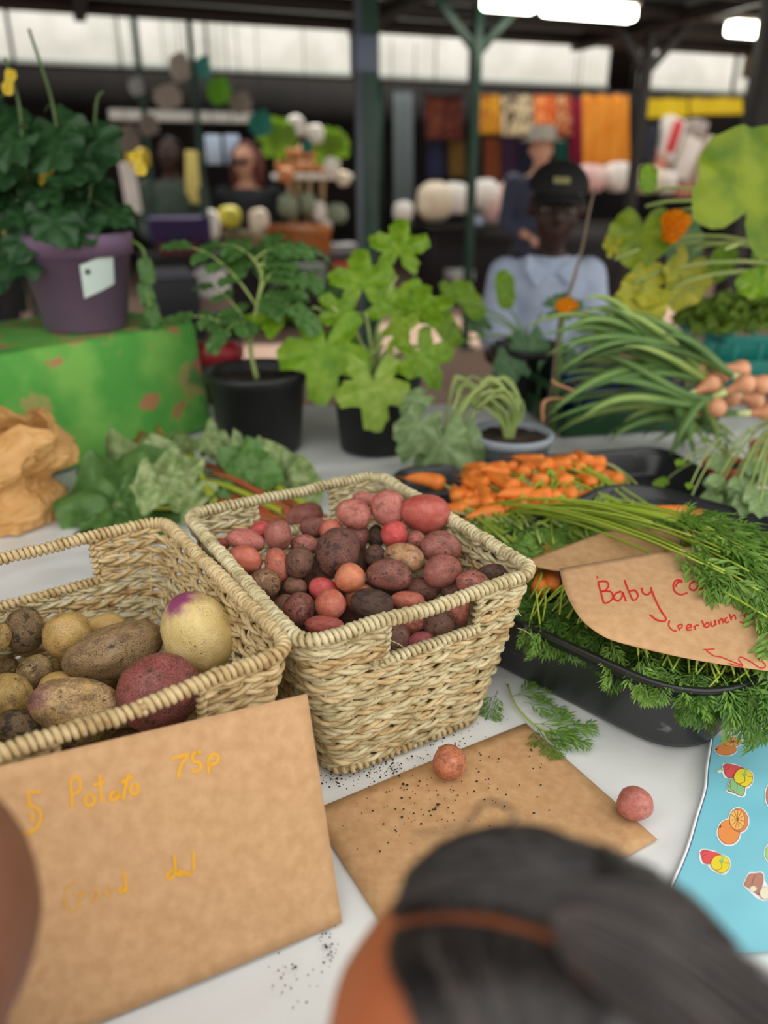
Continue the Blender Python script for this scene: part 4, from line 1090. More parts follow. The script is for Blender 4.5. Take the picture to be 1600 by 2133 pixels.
leafs('wilt', 'cuc', M_wilt, droop=.9, cup=-.35, ruffle=.1); leafs('rhub', 'rhub', M_rhub, droop=.4, crumple=.20, ruffle=.10, n=60, rings=9); leafs('rhubG', 'rhub', M_rhubG, droop=.4, crumple=.14, ruffle=.08, n=60, rings=9)
leafs('rhubY', 'rhub', M_rhubY, droop=.5, crumple=.2, n=60, rings=9, ruffle=.12); leafs('squash', 'squash', M_squash, droop=.25, cup=.15, ruffle=.04); leafs('yleaf', 'squash', M_yleaf, droop=.5, cup=.2, ruffle=.06)
leafs('yellow', 'lance', M_yellow, droop=.4); leafs('lance', 'lance', M_grn, droop=.5); leafs('basil', 'ovate', M_wilt, droop=.4, cup=.2); leafs('herb', 'ovate', M_courg, droop=.3, cup=.1)
rl = random.Random(21)
def put_leaf(parent, key, base, axis, normal, size, var=None, wide=1.0):
    a = Vector(axis).normalized(); n = Vector(normal); n = (n-a*n.dot(a)); n = n.normalized() if n.length > 1e-3 else frame(a)[2]
    s = a.cross(n)
    me = LF[key][rl.randrange(len(LF[key])) if var is None else var]
    return place('leaf', me, M_axes(s*size*wide, a*size, n*size, Vector(base)), parent=parent)
def imdir(dx, dy, toward=0):      # direction given in the picture plane (dy up), plus towards the viewer
    return (RT*dx+UP*dy-FW*toward).normalized()
def stem_to(parent, a, b, r0=.004, r1=.002, m=None, lift=.3, n=10, name='stem'):
    a, b = Vector(a), Vector(b); L_ = (b-a).length
    pts = bez(a, a+Vector((0, 0, L_*lift)), b-(b-a)*.25+Vector((0, 0, L_*lift*.6)), b, n)
    return MB().tube(pts, [r0+(r1-r0)*i/n for i in range(n+1)], 6).build(name, m or M_stem, parent)
def pot_profile(rb, rt, h, lip=.012, liph=.025):
    return [(rb*.9, 0), (rb, .004), (rb+(rt-rb)*.85, h-liph), (rt+lip*.3, h-liph), (rt+lip*.5, h-.004), (rt+lip*.2, h), (rt-.004, h), (rt-.008, h-.006), (rb+(rt-rb)*.7-.006, h*.75)]
def make_pot(root, c, rb, rt, h, m, soil=.86, lip=.012, liph=.025):
    MB().lathe(c, pot_profile(rb, rt, h, lip, liph), 40).build('pot', m, root)
    rs_ = (rb+(rt-rb)*soil)-.006
    mb = MB(); n = 30; vs = [Vector(c)+Vector((0, 0, h*soil+.004))]; fs = []
    for k in range(1, 5):
        for i in range(n):
            a = 2*math.pi*i/n; r = rs_*k/4; vs.append(Vector(c)+Vector((r*math.cos(a), r*math.sin(a), h*soil+.006*noise.noise(Vector((r*60*math.cos(a), r*60*math.sin(a), k))))))
    for i in range(n):
        fs.append((0, 1+i, 1+(i+1) % n))
        for k in range(3): a = 1+k*n; fs.append((a+i, a+n+i, a+n+(i+1) % n, a+(i+1) % n))
    mb.add(vs, fs); mb.build('soil', M_soil, root)
    return Vector(c)+Vector((0, 0, h*soil))
M_blk = duo('black_pot_plastic', (30, 31, 32), (40, 41, 42), 8, rough=.42, spec=.4)
M_purp = duo('purple_pot_plastic', (104, 82, 108), (116, 94, 120), 5, rough=.5)
M_greyp = duo('grey_pot_plastic', (150, 158, 166), (162, 170, 178), 6, rough=.55)
M_terra = duo('terracotta', (158, 78, 52), (176, 92, 64), 8, rough=.7)

# ---- courgette plant in a black pot (middle)
bc = onz(783, 930, 0); r_ = thing('potted_plant', 'courgette plant with lobed bright leaves in a black pot, middle of the table', 'plant', bc)
sc = make_pot(r_, bc, .090, .108, .19, M_blk)
for (x, y, dy_, dx, dyy, tw, size, key, nx, ny) in (
   (690, 640, -.02, -.15, -1, .3, .20, 'courg', -.1, .5), (650, 640, .0, -.9, -.1, .2, .15, 'courg', 0, .8), (775, 735, -.10, .05, -1, .5, .155, 'courgL', 0, .4), (848, 690, -.04, .55, -.9, .4, .135, 'courg', .2, .4),
   (760, 650, .02, -.1, 1, .1, .14, 'courg', 0, .1), (828, 575, .06, .05, 1, .05, .13, 'courg', 0, .1), (790, 690, .0, .6, .8, .1, .14, 'courg', .1, .3), (720, 690, .03, -.3, -.5, .3, .12, 'courg', -.2, .5), (830, 660, .0, .9, .35, .3, .12, 'courg', .3, .6), (880, 720, .02, .9, -.25, .2, .06, 'yellow', 0, .6), (740, 690, -.03, -.5, .6, .4, .10, 'courg', 0, .5), (800, 720, -.03, .2, .2, .6, .10, 'courgL', 0, .6)):
    p = ony(x, y, bc.y+dy_); stem_to(r_, sc+Vector((rl.uniform(-.02, .02), rl.uniform(-.02, .02), 0)), p, .0055, .0035, M_stemP, .35, name='leaf_stalk')
    put_leaf(r_, key, p, imdir(dx, dyy, tw*.4), imdir(nx, ny, 1), size*1.18)
# ---- young tomato plant, left black pot
bc = onz(545, 930, 0); r_ = thing('potted_plant', 'young tomato plant with one stem in a black pot beside the green cloth', 'plant', bc)
sc = make_pot(r_, bc, .100, .122, .20, M_blk)
main = [sc, ony(522, 720, bc.y), ony(535, 640, bc.y), ony(545, 570, bc.y+.02), ony(520, 530, bc.y+.02)]
pts = crom(main, 6); MB().tube(pts, [.0065-.004*i/(len(pts)-1) for i in range(len(pts))], 7).build('main_stem', M_stemP, r_)
def compound(parent, a, b, n, size, key, m=None, face=Vector((0, -.4, .9))):
    a, b = Vector(a), Vector(b); L_ = (b-a).length; pts = bez(a, a+(b-a)*.3+Vector((0, 0, L_*.22)), a+(b-a)*.7+Vector((0, 0, L_*.18)), b, 10)
    MB().tube(pts, [.003-.0018*i/10 for i in range(11)], 5).build('leaf_stalk', m or M_stem, parent)
    for k in range(n):
        t = .35+.65*k/(n-1); p = pts[int(t*10)]; tg = (pts[min(10, int(t*10)+1)]-pts[max(0, int(t*10)-1)]).normalized(); sd = tg.cross(face).normalized()
        if k == n-1: put_leaf(parent, key, p, tg, face, size*1.15)
        else:
            for s in (-1, 1): put_leaf(parent, key, p, tg*.5+sd*s, face+sd*s*.3, size*rl.uniform(.75, 1.05)*(1.1-.3*t))
for (i, tx, ty, dy_, n, size) in ((6, 400, 660, -.03, 4, .065), (8, 440, 600, .05, 3, .05), (12, 395, 515, .0, 4, .06), (14, 600, 540, .05, 4, .07), (10, 640, 600, .03, 4, .075), (16, 560, 510, .06, 4, .06), (18, 480, 540, .08, 4, .06), (13, 610, 640, -.05, 4, .075), (20, 590, 560, .1, 3, .06), (9, 470, 690, -.08, 3, .06), (16, 680, 590, .06, 4, .07), (22, 460, 510, .02, 3, .06), (22, 650, 520, .1, 4, .07)):
    compound(r_, pts[i], ony(tx, ty, bc.y+dy_), n, size, 'tom', M_stemP)
# ---- grey pot with a collapsed seedling
bc = onz(1060, 990, 0); r_ = thing('potted_plant', 'drooping seedling with limp pale leaves in a small grey pot', 'plant', bc)
sc = make_pot(r_, bc, .074, .090, .105, M_greyp, .88, lip=.01, liph=.02)
foot = sc+Vector((-.005, -.01, 0))
for i in range(24):
    hx = 950+rl.uniform(0, 115); hy = 785+rl.uniform(-12, 45); top = ony(hx, hy, bc.y+rl.uniform(-.04, .05)); ex_ = ony(890+rl.uniform(0, 80), 850+rl.uniform(0, 130), bc.y+rl.uniform(-.1, .02))
    ps = crom([foot+Vector((rl.uniform(-.01, .01), 0, -.004)), foot.lerp(top, .6)+RT*.03, top, top.lerp(ex_, .55)+Vector((0, 0, .02)), ex_], 5)
    if i < 12: MB().tube(ps, [.0044-.0015*k/(len(ps)-1) for k in range(len(ps))], 5).build('leaf_stalk', M_stemP, r_)
    else: ps = ps[:14]; MB().tube(ps, [.0044-.0015*k/(len(ps)-1) for k in range(len(ps))], 5).build('leaf_stalk', M_stemP, r_)
for (x, y, dx, dyy, size, key) in ((925, 860, -.1, -1, .12, 'wilt'), (900, 840, -.5, -.8, .10, 'wilt'), (945, 870, .1, -1, .13, 'wilt'), (905, 900, -.2, -1, .10, 'wilt'), (960, 935, .3, -1, .075, 'herb'), (925, 940, 0, -1, .09, 'wilt'), (985, 955, .5, -.8, .05, 'herb'), (900, 815, -.6, -.3, .06, 'wilt')):
    put_leaf(r_, key, ony(x, y, bc.y-.04+rl.uniform(-.03, .03)), imdir(dx, dyy, .2), imdir(rl.uniform(-.5, .3), .2, 1), size*1.3, wide=.8)
# ---- plant in a dark pot behind the grey one
bc = onz(1060, 860, 0)+Vector((.06, .1, 0)); r_ = thing('potted_plant', 'squash plant with bluish leaves in a dark pot behind the drooping seedling', 'plant', bc)
sc = make_pot(r_, bc, .085, .105, .18, M_blk)
for (x, y, dx, dyy, size, key, dy_) in ((1095, 680, .1, -1, .15, 'grn', -.05), (1130, 650, .7, .2, .12, 'grn', .0), (1055, 640, -.1, 1, .11, 'herb', 0), (1020, 700, -.5, .5, .10, 'grn', .03), (1000, 660, -.6, .9, .13, 'herb', -.02), (950, 720, -.5, .9, .13, 'herb', -.08), (1150, 720, .6, -.6, .12, 'grn', .0), (1060, 720, 0, -1, .12, 'grn', -.07), (945, 630, -.5, .9, .07, 'herb', -.02)):
    p = ony(x, y, bc.y+dy_); stem_to(r_, sc, p, .005, .003, M_stem, .3, name='leaf_stalk'); put_leaf(r_, key, p, imdir(dx, dyy, .2), imdir(rl.uniform(-.3, .3), .4, 1), size, wide=.8)

# ---- green printed cloth over a box
def print_green():
    m = duo('green_print_cloth', (84, 160, 66), (124, 184, 82), 7, rough=.8, contrast=(.4, .6)); nt = m.node_tree; N = nt.nodes; L = nt.links
    b = N['Principled BSDF']; col = b.inputs['Base Color'].links[0].from_socket; tc = N.new('ShaderNodeTexCoord')
    def blot(sc_, thr, colr, prev, off):
        mp = N.new('ShaderNodeMapping'); mp.inputs['Location'].default_value = off; L.new(tc.outputs['Object'], mp.inputs[0])
        v = N.new('ShaderNodeTexVoronoi'); v.inputs['Scale'].default_value = sc_; L.new(mp.outputs[0], v.inputs['Vector'])
        n = N.new('ShaderNodeTexNoise'); n.inputs['Scale'].default_value = 42; L.new(mp.outputs[0], n.inputs['Vector'])
        a = N.new('ShaderNodeMath'); a.operation = 'MULTIPLY_ADD'; a.inputs[1].default_value = .5; L.new(n.outputs['Fac'], a.inputs[0]); L.new(v.outputs['Distance'], a.inputs[2])
        r = N.new('ShaderNodeMapRange'); r.inputs['From Min'].default_value = thr; r.inputs['From Max'].default_value = thr+.08; r.inputs['To Min'].default_value = .75; r.inputs['To Max'].default_value = 0; L.new(a.outputs[0], r.inputs['Value'])
        x = N.new('ShaderNodeMix'); x.data_type = 'RGBA'; L.new(r.outputs[0], x.inputs[0]); L.new(prev, x.inputs[6]); x.inputs[7].default_value = colr; return x.outputs[2]
    col = blot(7, .52, srgb(176, 152, 96), col, (0, 0, 0)); col = blot(6, .44, srgb(40, 128, 70), col, (.3, .7, .2)); col = blot(9, .43, srgb(196, 110, 90), col, (.01, .02, 0))
    L.new(col, b.inputs['Base Color'])
    for n in N:
        if n.type == 'BSDF_TRANSLUCENT': L.new(col, n.inputs['Color'])
    return m
M_gcl = print_green()
fl_, fr_ = onz(14, 1012, 0), onz(432, 890, 0); ge = (fr_-fl_); ge.z = 0; GL = ge.length; ge.normalize(); gn = Vector((-ge.y, ge.x, 0)); GH = .285; GD = .42
gb = thing('draped_box', 'box draped in green patterned cloth holding up the purple pot', 'box', fl_)
MB().box(fl_+ge*(GL/2)+gn*(GD/2)+Vector((0, 0, GH/2-.003)), (GL-.03, GD-.03, GH-.012), Matrix.Rotation(math.atan2(ge.y, ge.x), 3, 'Z')).build('carton', M_wood, gb)
mb = MB(); base = rrect(GL/2, GD/2, .02, 6); n = len(base); o_ = fl_+ge*(GL/2)+gn*(GD/2); vs = []; fs = []
lev = [(GH, -.16), (GH, -.014), (GH-.001, -.005), (GH-.012, .001), (GH*.75, .004), (GH*.4, .012), (.004, .02)]
for z, d in lev:
    for i, (x, y, nx, ny) in enumerate(base):
        if d < -.1: x, y = x*.3, y*.3; dd = 0
        else: dd = d
        wv = (.006*math.sin(x*21+y*17+1)+.004*math.sin(x*47))*(1-z/GH) if d > 0 else 0
        vs.append(o_+ge*(x+nx*(dd+wv))+gn*(y+ny*(dd+wv))+Vector((0, 0, z)))
for k in range(len(lev)-1):
    for i in range(n): fs.append((k*n+i, (k+1)*n+i, (k+1)*n+(i+1) % n, k*n+(i+1) % n))
fs.append(tuple(range(n))); mb.add(vs, fs); mb.build('cloth_cover', M_gcl, gb)
# ---- purple pot with climbing plant
bc = onz(182, 682, GH+.002); r_ = thing('potted_plant', 'tall dark leaved climbing plant in a purple pot on the green cloth', 'plant', bc)
sc = make_pot(r_, bc, .098, .128, .225, M_purp, .92, lip=.014, liph=.05)
lb = MB(); 
def labf(u, v):
    a = math.atan2(-.75, .66)+(.66*u-.33); z = .085+.075*v+.028*u; r = .098+(.128-.098)*z/.225+.0045
    return bc+Vector((math.cos(a)*r, math.sin(a)*r, z))
lb.grid(labf, 10, 3); o = lb.build('paper_label', plain('label_paper', (196, 214, 206), .7), r_)
a = math.atan2(-.75, .66)-.2; z = .145; r2 = .098+.03*z/.225+.0022
MB().ball(bc+Vector((math.cos(a)*r2, math.sin(a)*r2, z)), (.007, .007, .007), n=8, m=6).build('label_dot', plain('dot_dark', (40, 44, 46)), r_)
tops_ = [crom([sc+Vector((dx*.3, dy*.3, 0)), ony(x0, 380, bc.y+dy), ony(x1, 220, bc.y+dy), ony(x2, y2, bc.y+dy)], 6) for dx, dy, x0, x1, x2, y2 in ((-.02, 0, 130, 110, 60, 60), (.03, .04, 190, 200, 215, 190), (-.05, -.03, 60, 40, 10, 120))]
for t in tops_: MB().tube(t, [.006-.003*i/(len(t)-1) for i in range(len(t))], 6).build('main_stem', M_stemD, r_)
for i in range(58):
    if i < 14: x, y = rl.uniform(40, 250), rl.uniform(395, 470)
    elif i < 44: x, y = rl.uniform(-20, 215), rl.uniform(225, 420)
    else: x, y = rl.uniform(-30, 70), rl.uniform(140, 560)
    p = ony(x, y, bc.y+rl.uniform(-.14, .12)); t = min((q for tt in tops_ for q in tt), key=lambda q: (q-p).length)
    stem_to(r_, t, p, .0022, .0016, M_stemD, .2, 6, 'leaf_stalk'); put_leaf(r_, 'cuc', p, imdir(rl.uniform(-1, 1), rl.uniform(-1, .1), .3), imdir(rl.uniform(-.5, .5), rl.uniform(.2, .8), 1), rl.uniform(.09, .15))
for (x, y) in ((25, 150), (24, 430), (28, 455), (105, 345), (280, 320)):
    p = ony(x, y, bc.y-.05); put_leaf(r_, 'yellow', p, imdir(rl.uniform(-.5, .5), -.8), imdir(0, .2, 1), .05, wide=1.3).name = 'blossom'
# trailing tendril at right of the pot
ps = crom([sc+Vector((.1, .02, .01)), ony(298, 520, bc.y), ony(305, 600, bc.y-.02), ony(312, 640, bc.y-.04)], 5); MB().tube(ps, .004, 5).build('trailing_stem', M_stem, r_)
for (x, y) in ((300, 590), (312, 630), (300, 540)): put_leaf(r_, 'tom', ony(x, y, bc.y-.02), imdir(.2, -1), imdir(0, .3, 1), .06)

# ---- rhubarb behind the baskets: each stalk with its leaf
M_rst = duo('rhubarb_stalk_red', (176, 66, 58), (150, 120, 50), 8, rough=.35, contrast=(.3, .75), stretch=(1, 1, 1))
M_rst2 = duo('rhubarb_stalk_green', (150, 166, 40), (176, 176, 70), 8, rough=.35)
rh = [  # leaf base x,y,z ; direction; size ; kind ; stalk foot x,y ; label
 (395, 960, .06, -.5, .75, .15, 'rhub', 640, 1065, 'rhubarb stalk with a grey green leaf rising at the top of the bunch'),
 (300, 975, .05, -.8, .5, .14, 'rhubY', 620, 1080, 'rhubarb stalk with a yellow and red turning leaf at the left end'),
 (330, 1000, .05, -1, .1, .16, 'rhub', 600, 1075, 'rhubarb stalk with a crumpled pale leaf at the left of the bunch'),
 (370, 1030, .03, -.9, -.35, .19, 'rhubG', 590, 1085, 'rhubarb stalk with the broad dark green leaf lowest in the bunch'),
 (470, 970, .07, .1, 1, .12, 'rhub', 650, 1060, 'rhubarb stalk whose leaf stands up against the black pot'),
 (500, 985, .06, .8, .7, .13, 'rhub', 600, 1070, 'rhubarb stalk with a leaf fanning right below the black pot'),
 (500, 1010, .05, 1, .0, .13, 'rhub', 560, 1075, 'rhubarb stalk with its leaf at the right end of the bunch'),
 (420, 1000, .07, -.4, -.3, .12, 'rhub', 610, 1080, 'rhubarb stalk with a folded leaf in the centre of the bunch'),
 (440, 985, .075, .6, -.2, .11, 'rhubG', 610, 1070, 'rhubarb stalk with a small green leaf in the centre'),
 (290, 1060, .02, -1, -.1, .13, 'rhubG', 600, 1090, 'rhubarb stalk with a dark leaf hanging by the mixed basket')]
for (x, y, z, dx, dyy, size, key, sx, sy, lab) in rh:
    b = onz(x, y, z); ft = onz(sx, sy, .03+rl.uniform(0, .02)); t = thing('rhubarb', lab, 'rhubarb', (ft.x, ft.y, TAB), 'rhubarb stalks behind the baskets')
    pts = bez(ft, ft.lerp(b, .3)+Vector((0, 0, .01)), ft.lerp(b, .7)+Vector((0, 0, .02)), b, 8); MB().tube(pts, [.009-.003*i/8 for i in range(9)], 7, flat=.7).build('stalk', M_rst if rl.random() < .5 else M_rst2, t)
    put_leaf(t, key, b-(b-pts[6])*.3, (RT*dx+Vector((0, 1, 0))*dyy*1.2+Vector((0, 0, .12))), Vector((rl.uniform(-.3, .3), -.75, 1)), size*1.3)
for (x0, y0, x1, y1, m, lab) in ((395, 945, 445, 1045, M_rst2, 'yellow green rhubarb stalk lying across the bunch'), (590, 1065, 680, 1078, M_rst, 'red rhubarb stalk end seen through the back handle hole'), (520, 1075, 600, 1090, M_rst, 'short red rhubarb stalk behind the back rim of the basket')):
    a, b = onz(x0, y0, .09), onz(x1, y1, .06); MB_ = MB(); pts = bez(a, a.lerp(b, .3), a.lerp(b, .7), b, 6); o = MB_.tube(pts, .009, 8, flat=.7).build('rhubarb', m, off=(b.x, b.y, TAB)); tag(o, lab, 'rhubarb', 'rhubarb stalks behind the baskets')

# ---- brown paper bag behind the mixed basket
M_bag = duo('brown_paper', (204, 152, 88), (222, 174, 110), 20, rough=.5, trans=.12, bump=.25, bscale=60)
bgc = onz(-60, 1130, 0)+Vector((-.03, .12, 0)); HB = .20
mb = MB()
rb_ = random.Random(2); CR = [(rb_.uniform(-1, 1), rb_.uniform(-1, 1), rb_.uniform(-1, 1), 1.6+1.15*k, rb_.random()*2) for k in range(9)]
def rdg(v, k): return 1-2*abs(noise.noise(v*k))
def bagf(u, v):
    a = 2*math.pi*u; z = HB*v; c, s = math.cos(a), math.sin(a)
    r = .118+.02*math.sin(v*3)
    pinch = math.exp(-((v-.42)/.13)**2); r *= 1-.30*pinch
    q = Vector((c, s, v*2.2)); fold = -.02
    for (nx_, ny_, nz_, k_, c_) in CR: f_ = (q.x*nx_+q.y*ny_+q.z*nz_)*k_+c_; fold += .042/k_*abs((f_ % 2)-1)
    fold += .012*math.sin(a*7)*pinch
    r += fold*(.6+.5*v)
    return bgc+Vector((c*r*1.15, s*r*.8, z+.02*noise.noise(Vector((c*2, s*2, 7)))*v*2))
mb.grid(bagf, 64, 30); rj = random.Random(9); mb.v = [(x+rj.uniform(-.003, .003), y+rj.uniform(-.003, .003), z+rj.uniform(-.003, .003)*(z > TAB+.005)) for x, y, z in mb.v]
mb.v = [mb.v[(i//65)*65] if i % 65 == 64 else v for i, v in enumerate(mb.v)]
mb.f = [t for f_ in mb.f for t in ((f_[0], f_[1], f_[2]), (f_[0], f_[2], f_[3]))]; mb.mi = [0]*len(mb.f); o = mb.build('paper_bag', M_bag, off=bgc, smooth=False); tag(o, 'crumpled brown paper bag standing behind the mixed potato basket', 'bag')
# ================================================================== right back: crates, onions, squash, herbs
M_crG = duo('dark_green_crate', (26, 64, 34), (34, 78, 42), 6, rough=.35)
M_crT = duo('teal_crate', (24, 122, 112), (34, 140, 128), 6, rough=.45)
M_crB = duo('navy_crate', (26, 36, 96), (34, 46, 114), 6, rough=.5)
def crate(label, c, ang, w, l, h, m, slots=True):
    root = thing('plastic_crate', label, 'crate', c); rot = Matrix.Rotation(ang, 3, 'Z'); c = Vector(c); t = .012
    def bx(name, p, sz): MB().box(c+rot @ Vector(p), sz, rot, .004).build(name, m, root)
    bx('base', (0, 0, .006), (w-.02, l-.02, .012))
    for sx in (-1, 1):
        bx('side_panel', (sx*(w/2-t/2), 0, h*.27), (t, l, h*.5)); bx('side_panel', (sx*(w/2-t/2), 0, h*.93), (t*1.6, l, h*.14))
        bx('side_panel', (0, sx*(l/2-t/2), h*.27), (w, t, h*.5)); bx('side_panel', (0, sx*(l/2-t/2), h*.93), (w, t*1.6, h*.14))
        for k in range(6):
            x = -w/2+w*(k+.5)/6; bx('upright', (x, sx*(l/2-t/2), h*.7), (.016, t*.8, h*.4))
        for k in range(4):
            y = -l/2+l*(k+.5)/4; bx('upright', (sx*(w/2-t/2), y, h*.7), (t*.8, .016, h*.4))
    return root
crate('dark green plastic crate under the heap of spring onions', onz(1300, 905, 0)+Vector((.02, .16, 0)), R(12), .46, .30, .12, M_crG)
crate('teal plastic crate behind the spring onions at the right edge', onz(1590, 800, 0)+Vector((.05, .12, 0)), R(8), .52, .32, .17, M_crT)
crate('navy blue crate beyond the onions, before the man in the cap', ony(1250, 715, 2.2)*1.0-Vector((0, 0, 0)) if False else Vector((.66, 2.12, TAB)), R(5), .30, .2, .11, M_crB)
# spring onions: bulb and long leaves
M_on = duo('onion_leaf', (88, 124, 66), (122, 156, 86), 6, rough=.35, trans=.15, objrand=.2, stretch=(1, 1, 1))
M_on2 = duo('onion_leaf_light', (132, 162, 84), (162, 186, 104), 6, rough=.35, trans=.15, objrand=.15)
M_bulb = duo('onion_bulb', (196, 122, 86), (220, 160, 120), 12, rough=.4, stretch=(1, 1, .2))
M_bulbw = duo('spring_onion_white', (214, 220, 176), (190, 206, 130), 10, rough=.4)
ro = random.Random(8)
def onion(label, bulb, tips, rb=.022, dark=True):
    b = Vector(bulb); t = thing('spring_onion', label, 'spring onion', b, 'spring onions heaped on the green crate')
    d0 = (sum((Vector(q) for q in tips), Vector())/len(tips)-b).normalized()
    neck = b+d0*.07
    _, s, n = frame(d0)
    mb = MB(); pr = [(-1.0, .15), (-.85, .6), (-.4, 1), (.1, .95), (.6, .6), (1.2, .38), (2.0, .3)]
    mb.tube([b+d0*(k*rb) for k, _ in pr], [q*rb for _, q in pr], 10); mb.build('bulb', M_bulb, t)
    mb = MB(); mb.tube([b+d0*.03, b+d0*.05, neck], [.008, .0085, .008], 8); mb.build('neck', M_bulbw, t)
    for q in tips:
        q = Vector(q); L_ = (q-neck).length; up = Vector((0, 0, 1))*L_*ro.uniform(.1, .28)
        ps = bez(neck, neck+d0*L_*.3+up*.4, neck.lerp(q, .65)+up, q, 14)
        MB().tube(ps, [.0095*(1-(i/14)**3)+.0012+.004*math.sin(math.pi*i/14) for i in range(15)], 8, flat=.65).build('leaf', M_on if ro.random() < .65 else M_on2, t)
OG = [((1585, 800, .16), [(1250, 660), (1380, 700), (1200, 760)], 'spring onion with a tan bulb topmost on the right of the heap'),
      ((1570, 835, .15), [(1215, 650), (1160, 800), (1300, 720)], 'spring onion with reddish bulb just below the topmost one'),
      ((1600, 860, .14), [(1230, 800), (1140, 880), (1380, 960)], 'spring onion whose bulb sits lowest against the right edge'),
      ((1540, 770, .17), [(1140, 740), (1290, 690), (1180, 700)], 'spring onion lying highest with pale neck over the teal crate'),
      ((1550, 800, .16), [(1395, 950), (1500, 940), (1180, 780)], 'spring onion with a broad leaf bent down in front of the crate'),
      ((1500, 780, .15), [(1150, 770), (1200, 720), (1160, 840)], 'spring onion in the middle of the heap with straight leaves'),
      ((1480, 800, .15), [(1180, 890), (1240, 850), (1470, 930)], 'spring onion with leaves arching forward over the crate front'),
      ((1520, 830, .14), [(1150, 910), (1300, 880), (1420, 940)], 'spring onion low in the heap with leaves trailing left'),
      ((1450, 760, .16), [(1130, 700), (1240, 640), (1170, 690)], 'spring onion with leaf tips pointing up towards the man'),
      ((1490, 850, .13), [(1260, 910), (1200, 860), (1530, 930)], 'spring onion at the front of the heap by the terracotta pot')]
for (bx_, by_, bz_), tips, lab in OG:
    b = ony(bx_, by_, 1.72+ro.uniform(-.05, .1)); onion(lab, b, [ony(x+ro.uniform(-50, 50)*k, y+ro.uniform(-40, 40)*k, 1.72+ro.uniform(-.12, .15)) for x, y in tips for k in (0, 1)], .024)
for (x0, y0, x1, y1, x2, y2, lab) in ((1130, 880, 1135, 835, 1180, 830, 'dry brown bent stem hanging over the green crate'), (1150, 790, 1160, 800, 1200, 815, 'short dry brown leaf among the onion tops')):
    o = MB().tube(crom([ony(x0, y0, 1.62), ony(x1, y1, 1.62), ony(x2, y2, 1.68)], 6), .005, 6, flat=.5).build('dry_stem', plain('dry_brown', (168, 122, 84)), off=ony(x2, y2, 1.68)); tag(o, lab, 'stem')
# terracotta pots with herbs at the right
for (x, y, rb, h, lab, n, col) in ((1500, 1035, .045, .08, 'leggy herb in a small terracotta pot between carrots and onions', 12, 'herb'), (1600, 1000, .05, .085, 'soft pale leaved herb in a terracotta pot cut by the right edge', 26, 'basil')):
    bc = onz(x, y, 0); r_ = thing('potted_plant', lab, 'plant', bc); sc = make_pot(r_, bc, rb*.75, rb, h, M_terra, .88, lip=.006, liph=.02)
    for i in range(n):
        if col == 'herb': q = onz(x+ro.uniform(-150, 60), y+ro.uniform(-140, 40), ro.uniform(.05, .14))
        else: q = onz(x+ro.uniform(-110, 20), y+ro.uniform(-60, 50), ro.uniform(.06, .15))
        stem_to(r_, sc, q, .0022, .0014, M_stemP, .35, 7, 'leaf_stalk'); put_leaf(r_, col, q, (q-sc)+Vector((0, -.02, -.03)), Vector((0, -.6, 1)), ro.uniform(.02, .035) if col == 'herb' else ro.uniform(.035, .06))
# lettuce heads in the teal crate
M_let = leafmat('lettuce_leaf', (120, 158, 60), (164, 190, 90), 8, .3); leafs('let', 'squash', M_let, droop=.3, crumple=.10, ruffle=.14)
for (x, y, lab) in ((1480, 655, 'frilly lettuce head at the left of the teal crate'), (1545, 650, 'frilly lettuce head in the middle of the teal crate'), (1605, 645, 'frilly lettuce head cut off by the right edge in the teal crate')):
    c = ony(x, y, 2.15); t = thing('lettuce', lab, 'lettuce', c-Vector((0, 0, .04)), 'lettuces in the teal crate')
    for i in range(16):
        a = i*2.4; e = .2+.7*(i/16); d = Vector((math.cos(a)*e, math.sin(a)*e, 1-.7*e)); put_leaf(t, 'let', c-Vector((0, 0, .05)), d, Vector((-math.cos(a), -math.sin(a), .6)), .12)
# squash plant at the right with an orange flower
bc = Vector((1.32, 2.0, TAB)); r_ = thing('potted_plant', 'tall squash plant with huge yellow green leaf and orange flower at the right', 'plant', bc)
sc = make_pot(r_, bc, .09, .12, .2, M_blk)
for (x, y, Y_, dx, dyy, size, key, nx) in ((1510, 520, 1.75, .55, 1, .30, 'squash', .1), (1345, 430, 2.0, -.2, -1, .16, 'squash', -.4), (1410, 440, 2.05, .1, -1, .15, 'grn', .3), (1440, 520, 1.95, -.2, -1, .15, 'yleaf', .6), (1320, 590, 1.9, .2, -1, .13, 'yleaf', -.2), (1280, 540, 1.95, -.1, 1, .06, 'yleaf', .3), (1570, 480, 2.0, .8, -.3, .14, 'squash', .2), (1540, 600, 1.9, .9, .2, .12, 'herb', .2), (1480, 580, 2.0, .4, .6, .10, 'herb', .2), (1590, 560, 1.95, .3, .9, .12, 'herb', 0), (1400, 600, 1.9, -.9, .1, .12, 'yleaf', 0), (1350, 400, 2.05, 0, 1, .07, 'herb', 0)):
    p = ony(x, y, Y_); stem_to(r_, sc, p, .007, .004, M_stemP, .35, 12, 'leaf_stalk'); put_leaf(r_, key, p, imdir(dx, dyy, .15), imdir(nx, .25, 1), size)
M_flow = leafmat('squash_flower', (238, 142, 12), (250, 172, 30), 8, .4); leafs('flow', 'ovate', M_flow, droop=-.4, cup=.3)
p = ony(1392, 500, 1.9); fb = stem_to(r_, sc, p, .005, .004, M_stemP, .3)
for i in range(5):
    a = i*1.256; put_leaf(r_, 'flow', p, imdir(math.cos(a)*.6, math.sin(a)*.6+.5, .5), imdir(-math.cos(a), -math.sin(a), .7), .07).name = 'flower_petal'
p2 = ony(1175, 655, 1.95)
r2 = thing('squash_flower', 'small orange squash blossom in front of the man in the cap', 'flower', p2-Vector((0, 0, .05)))
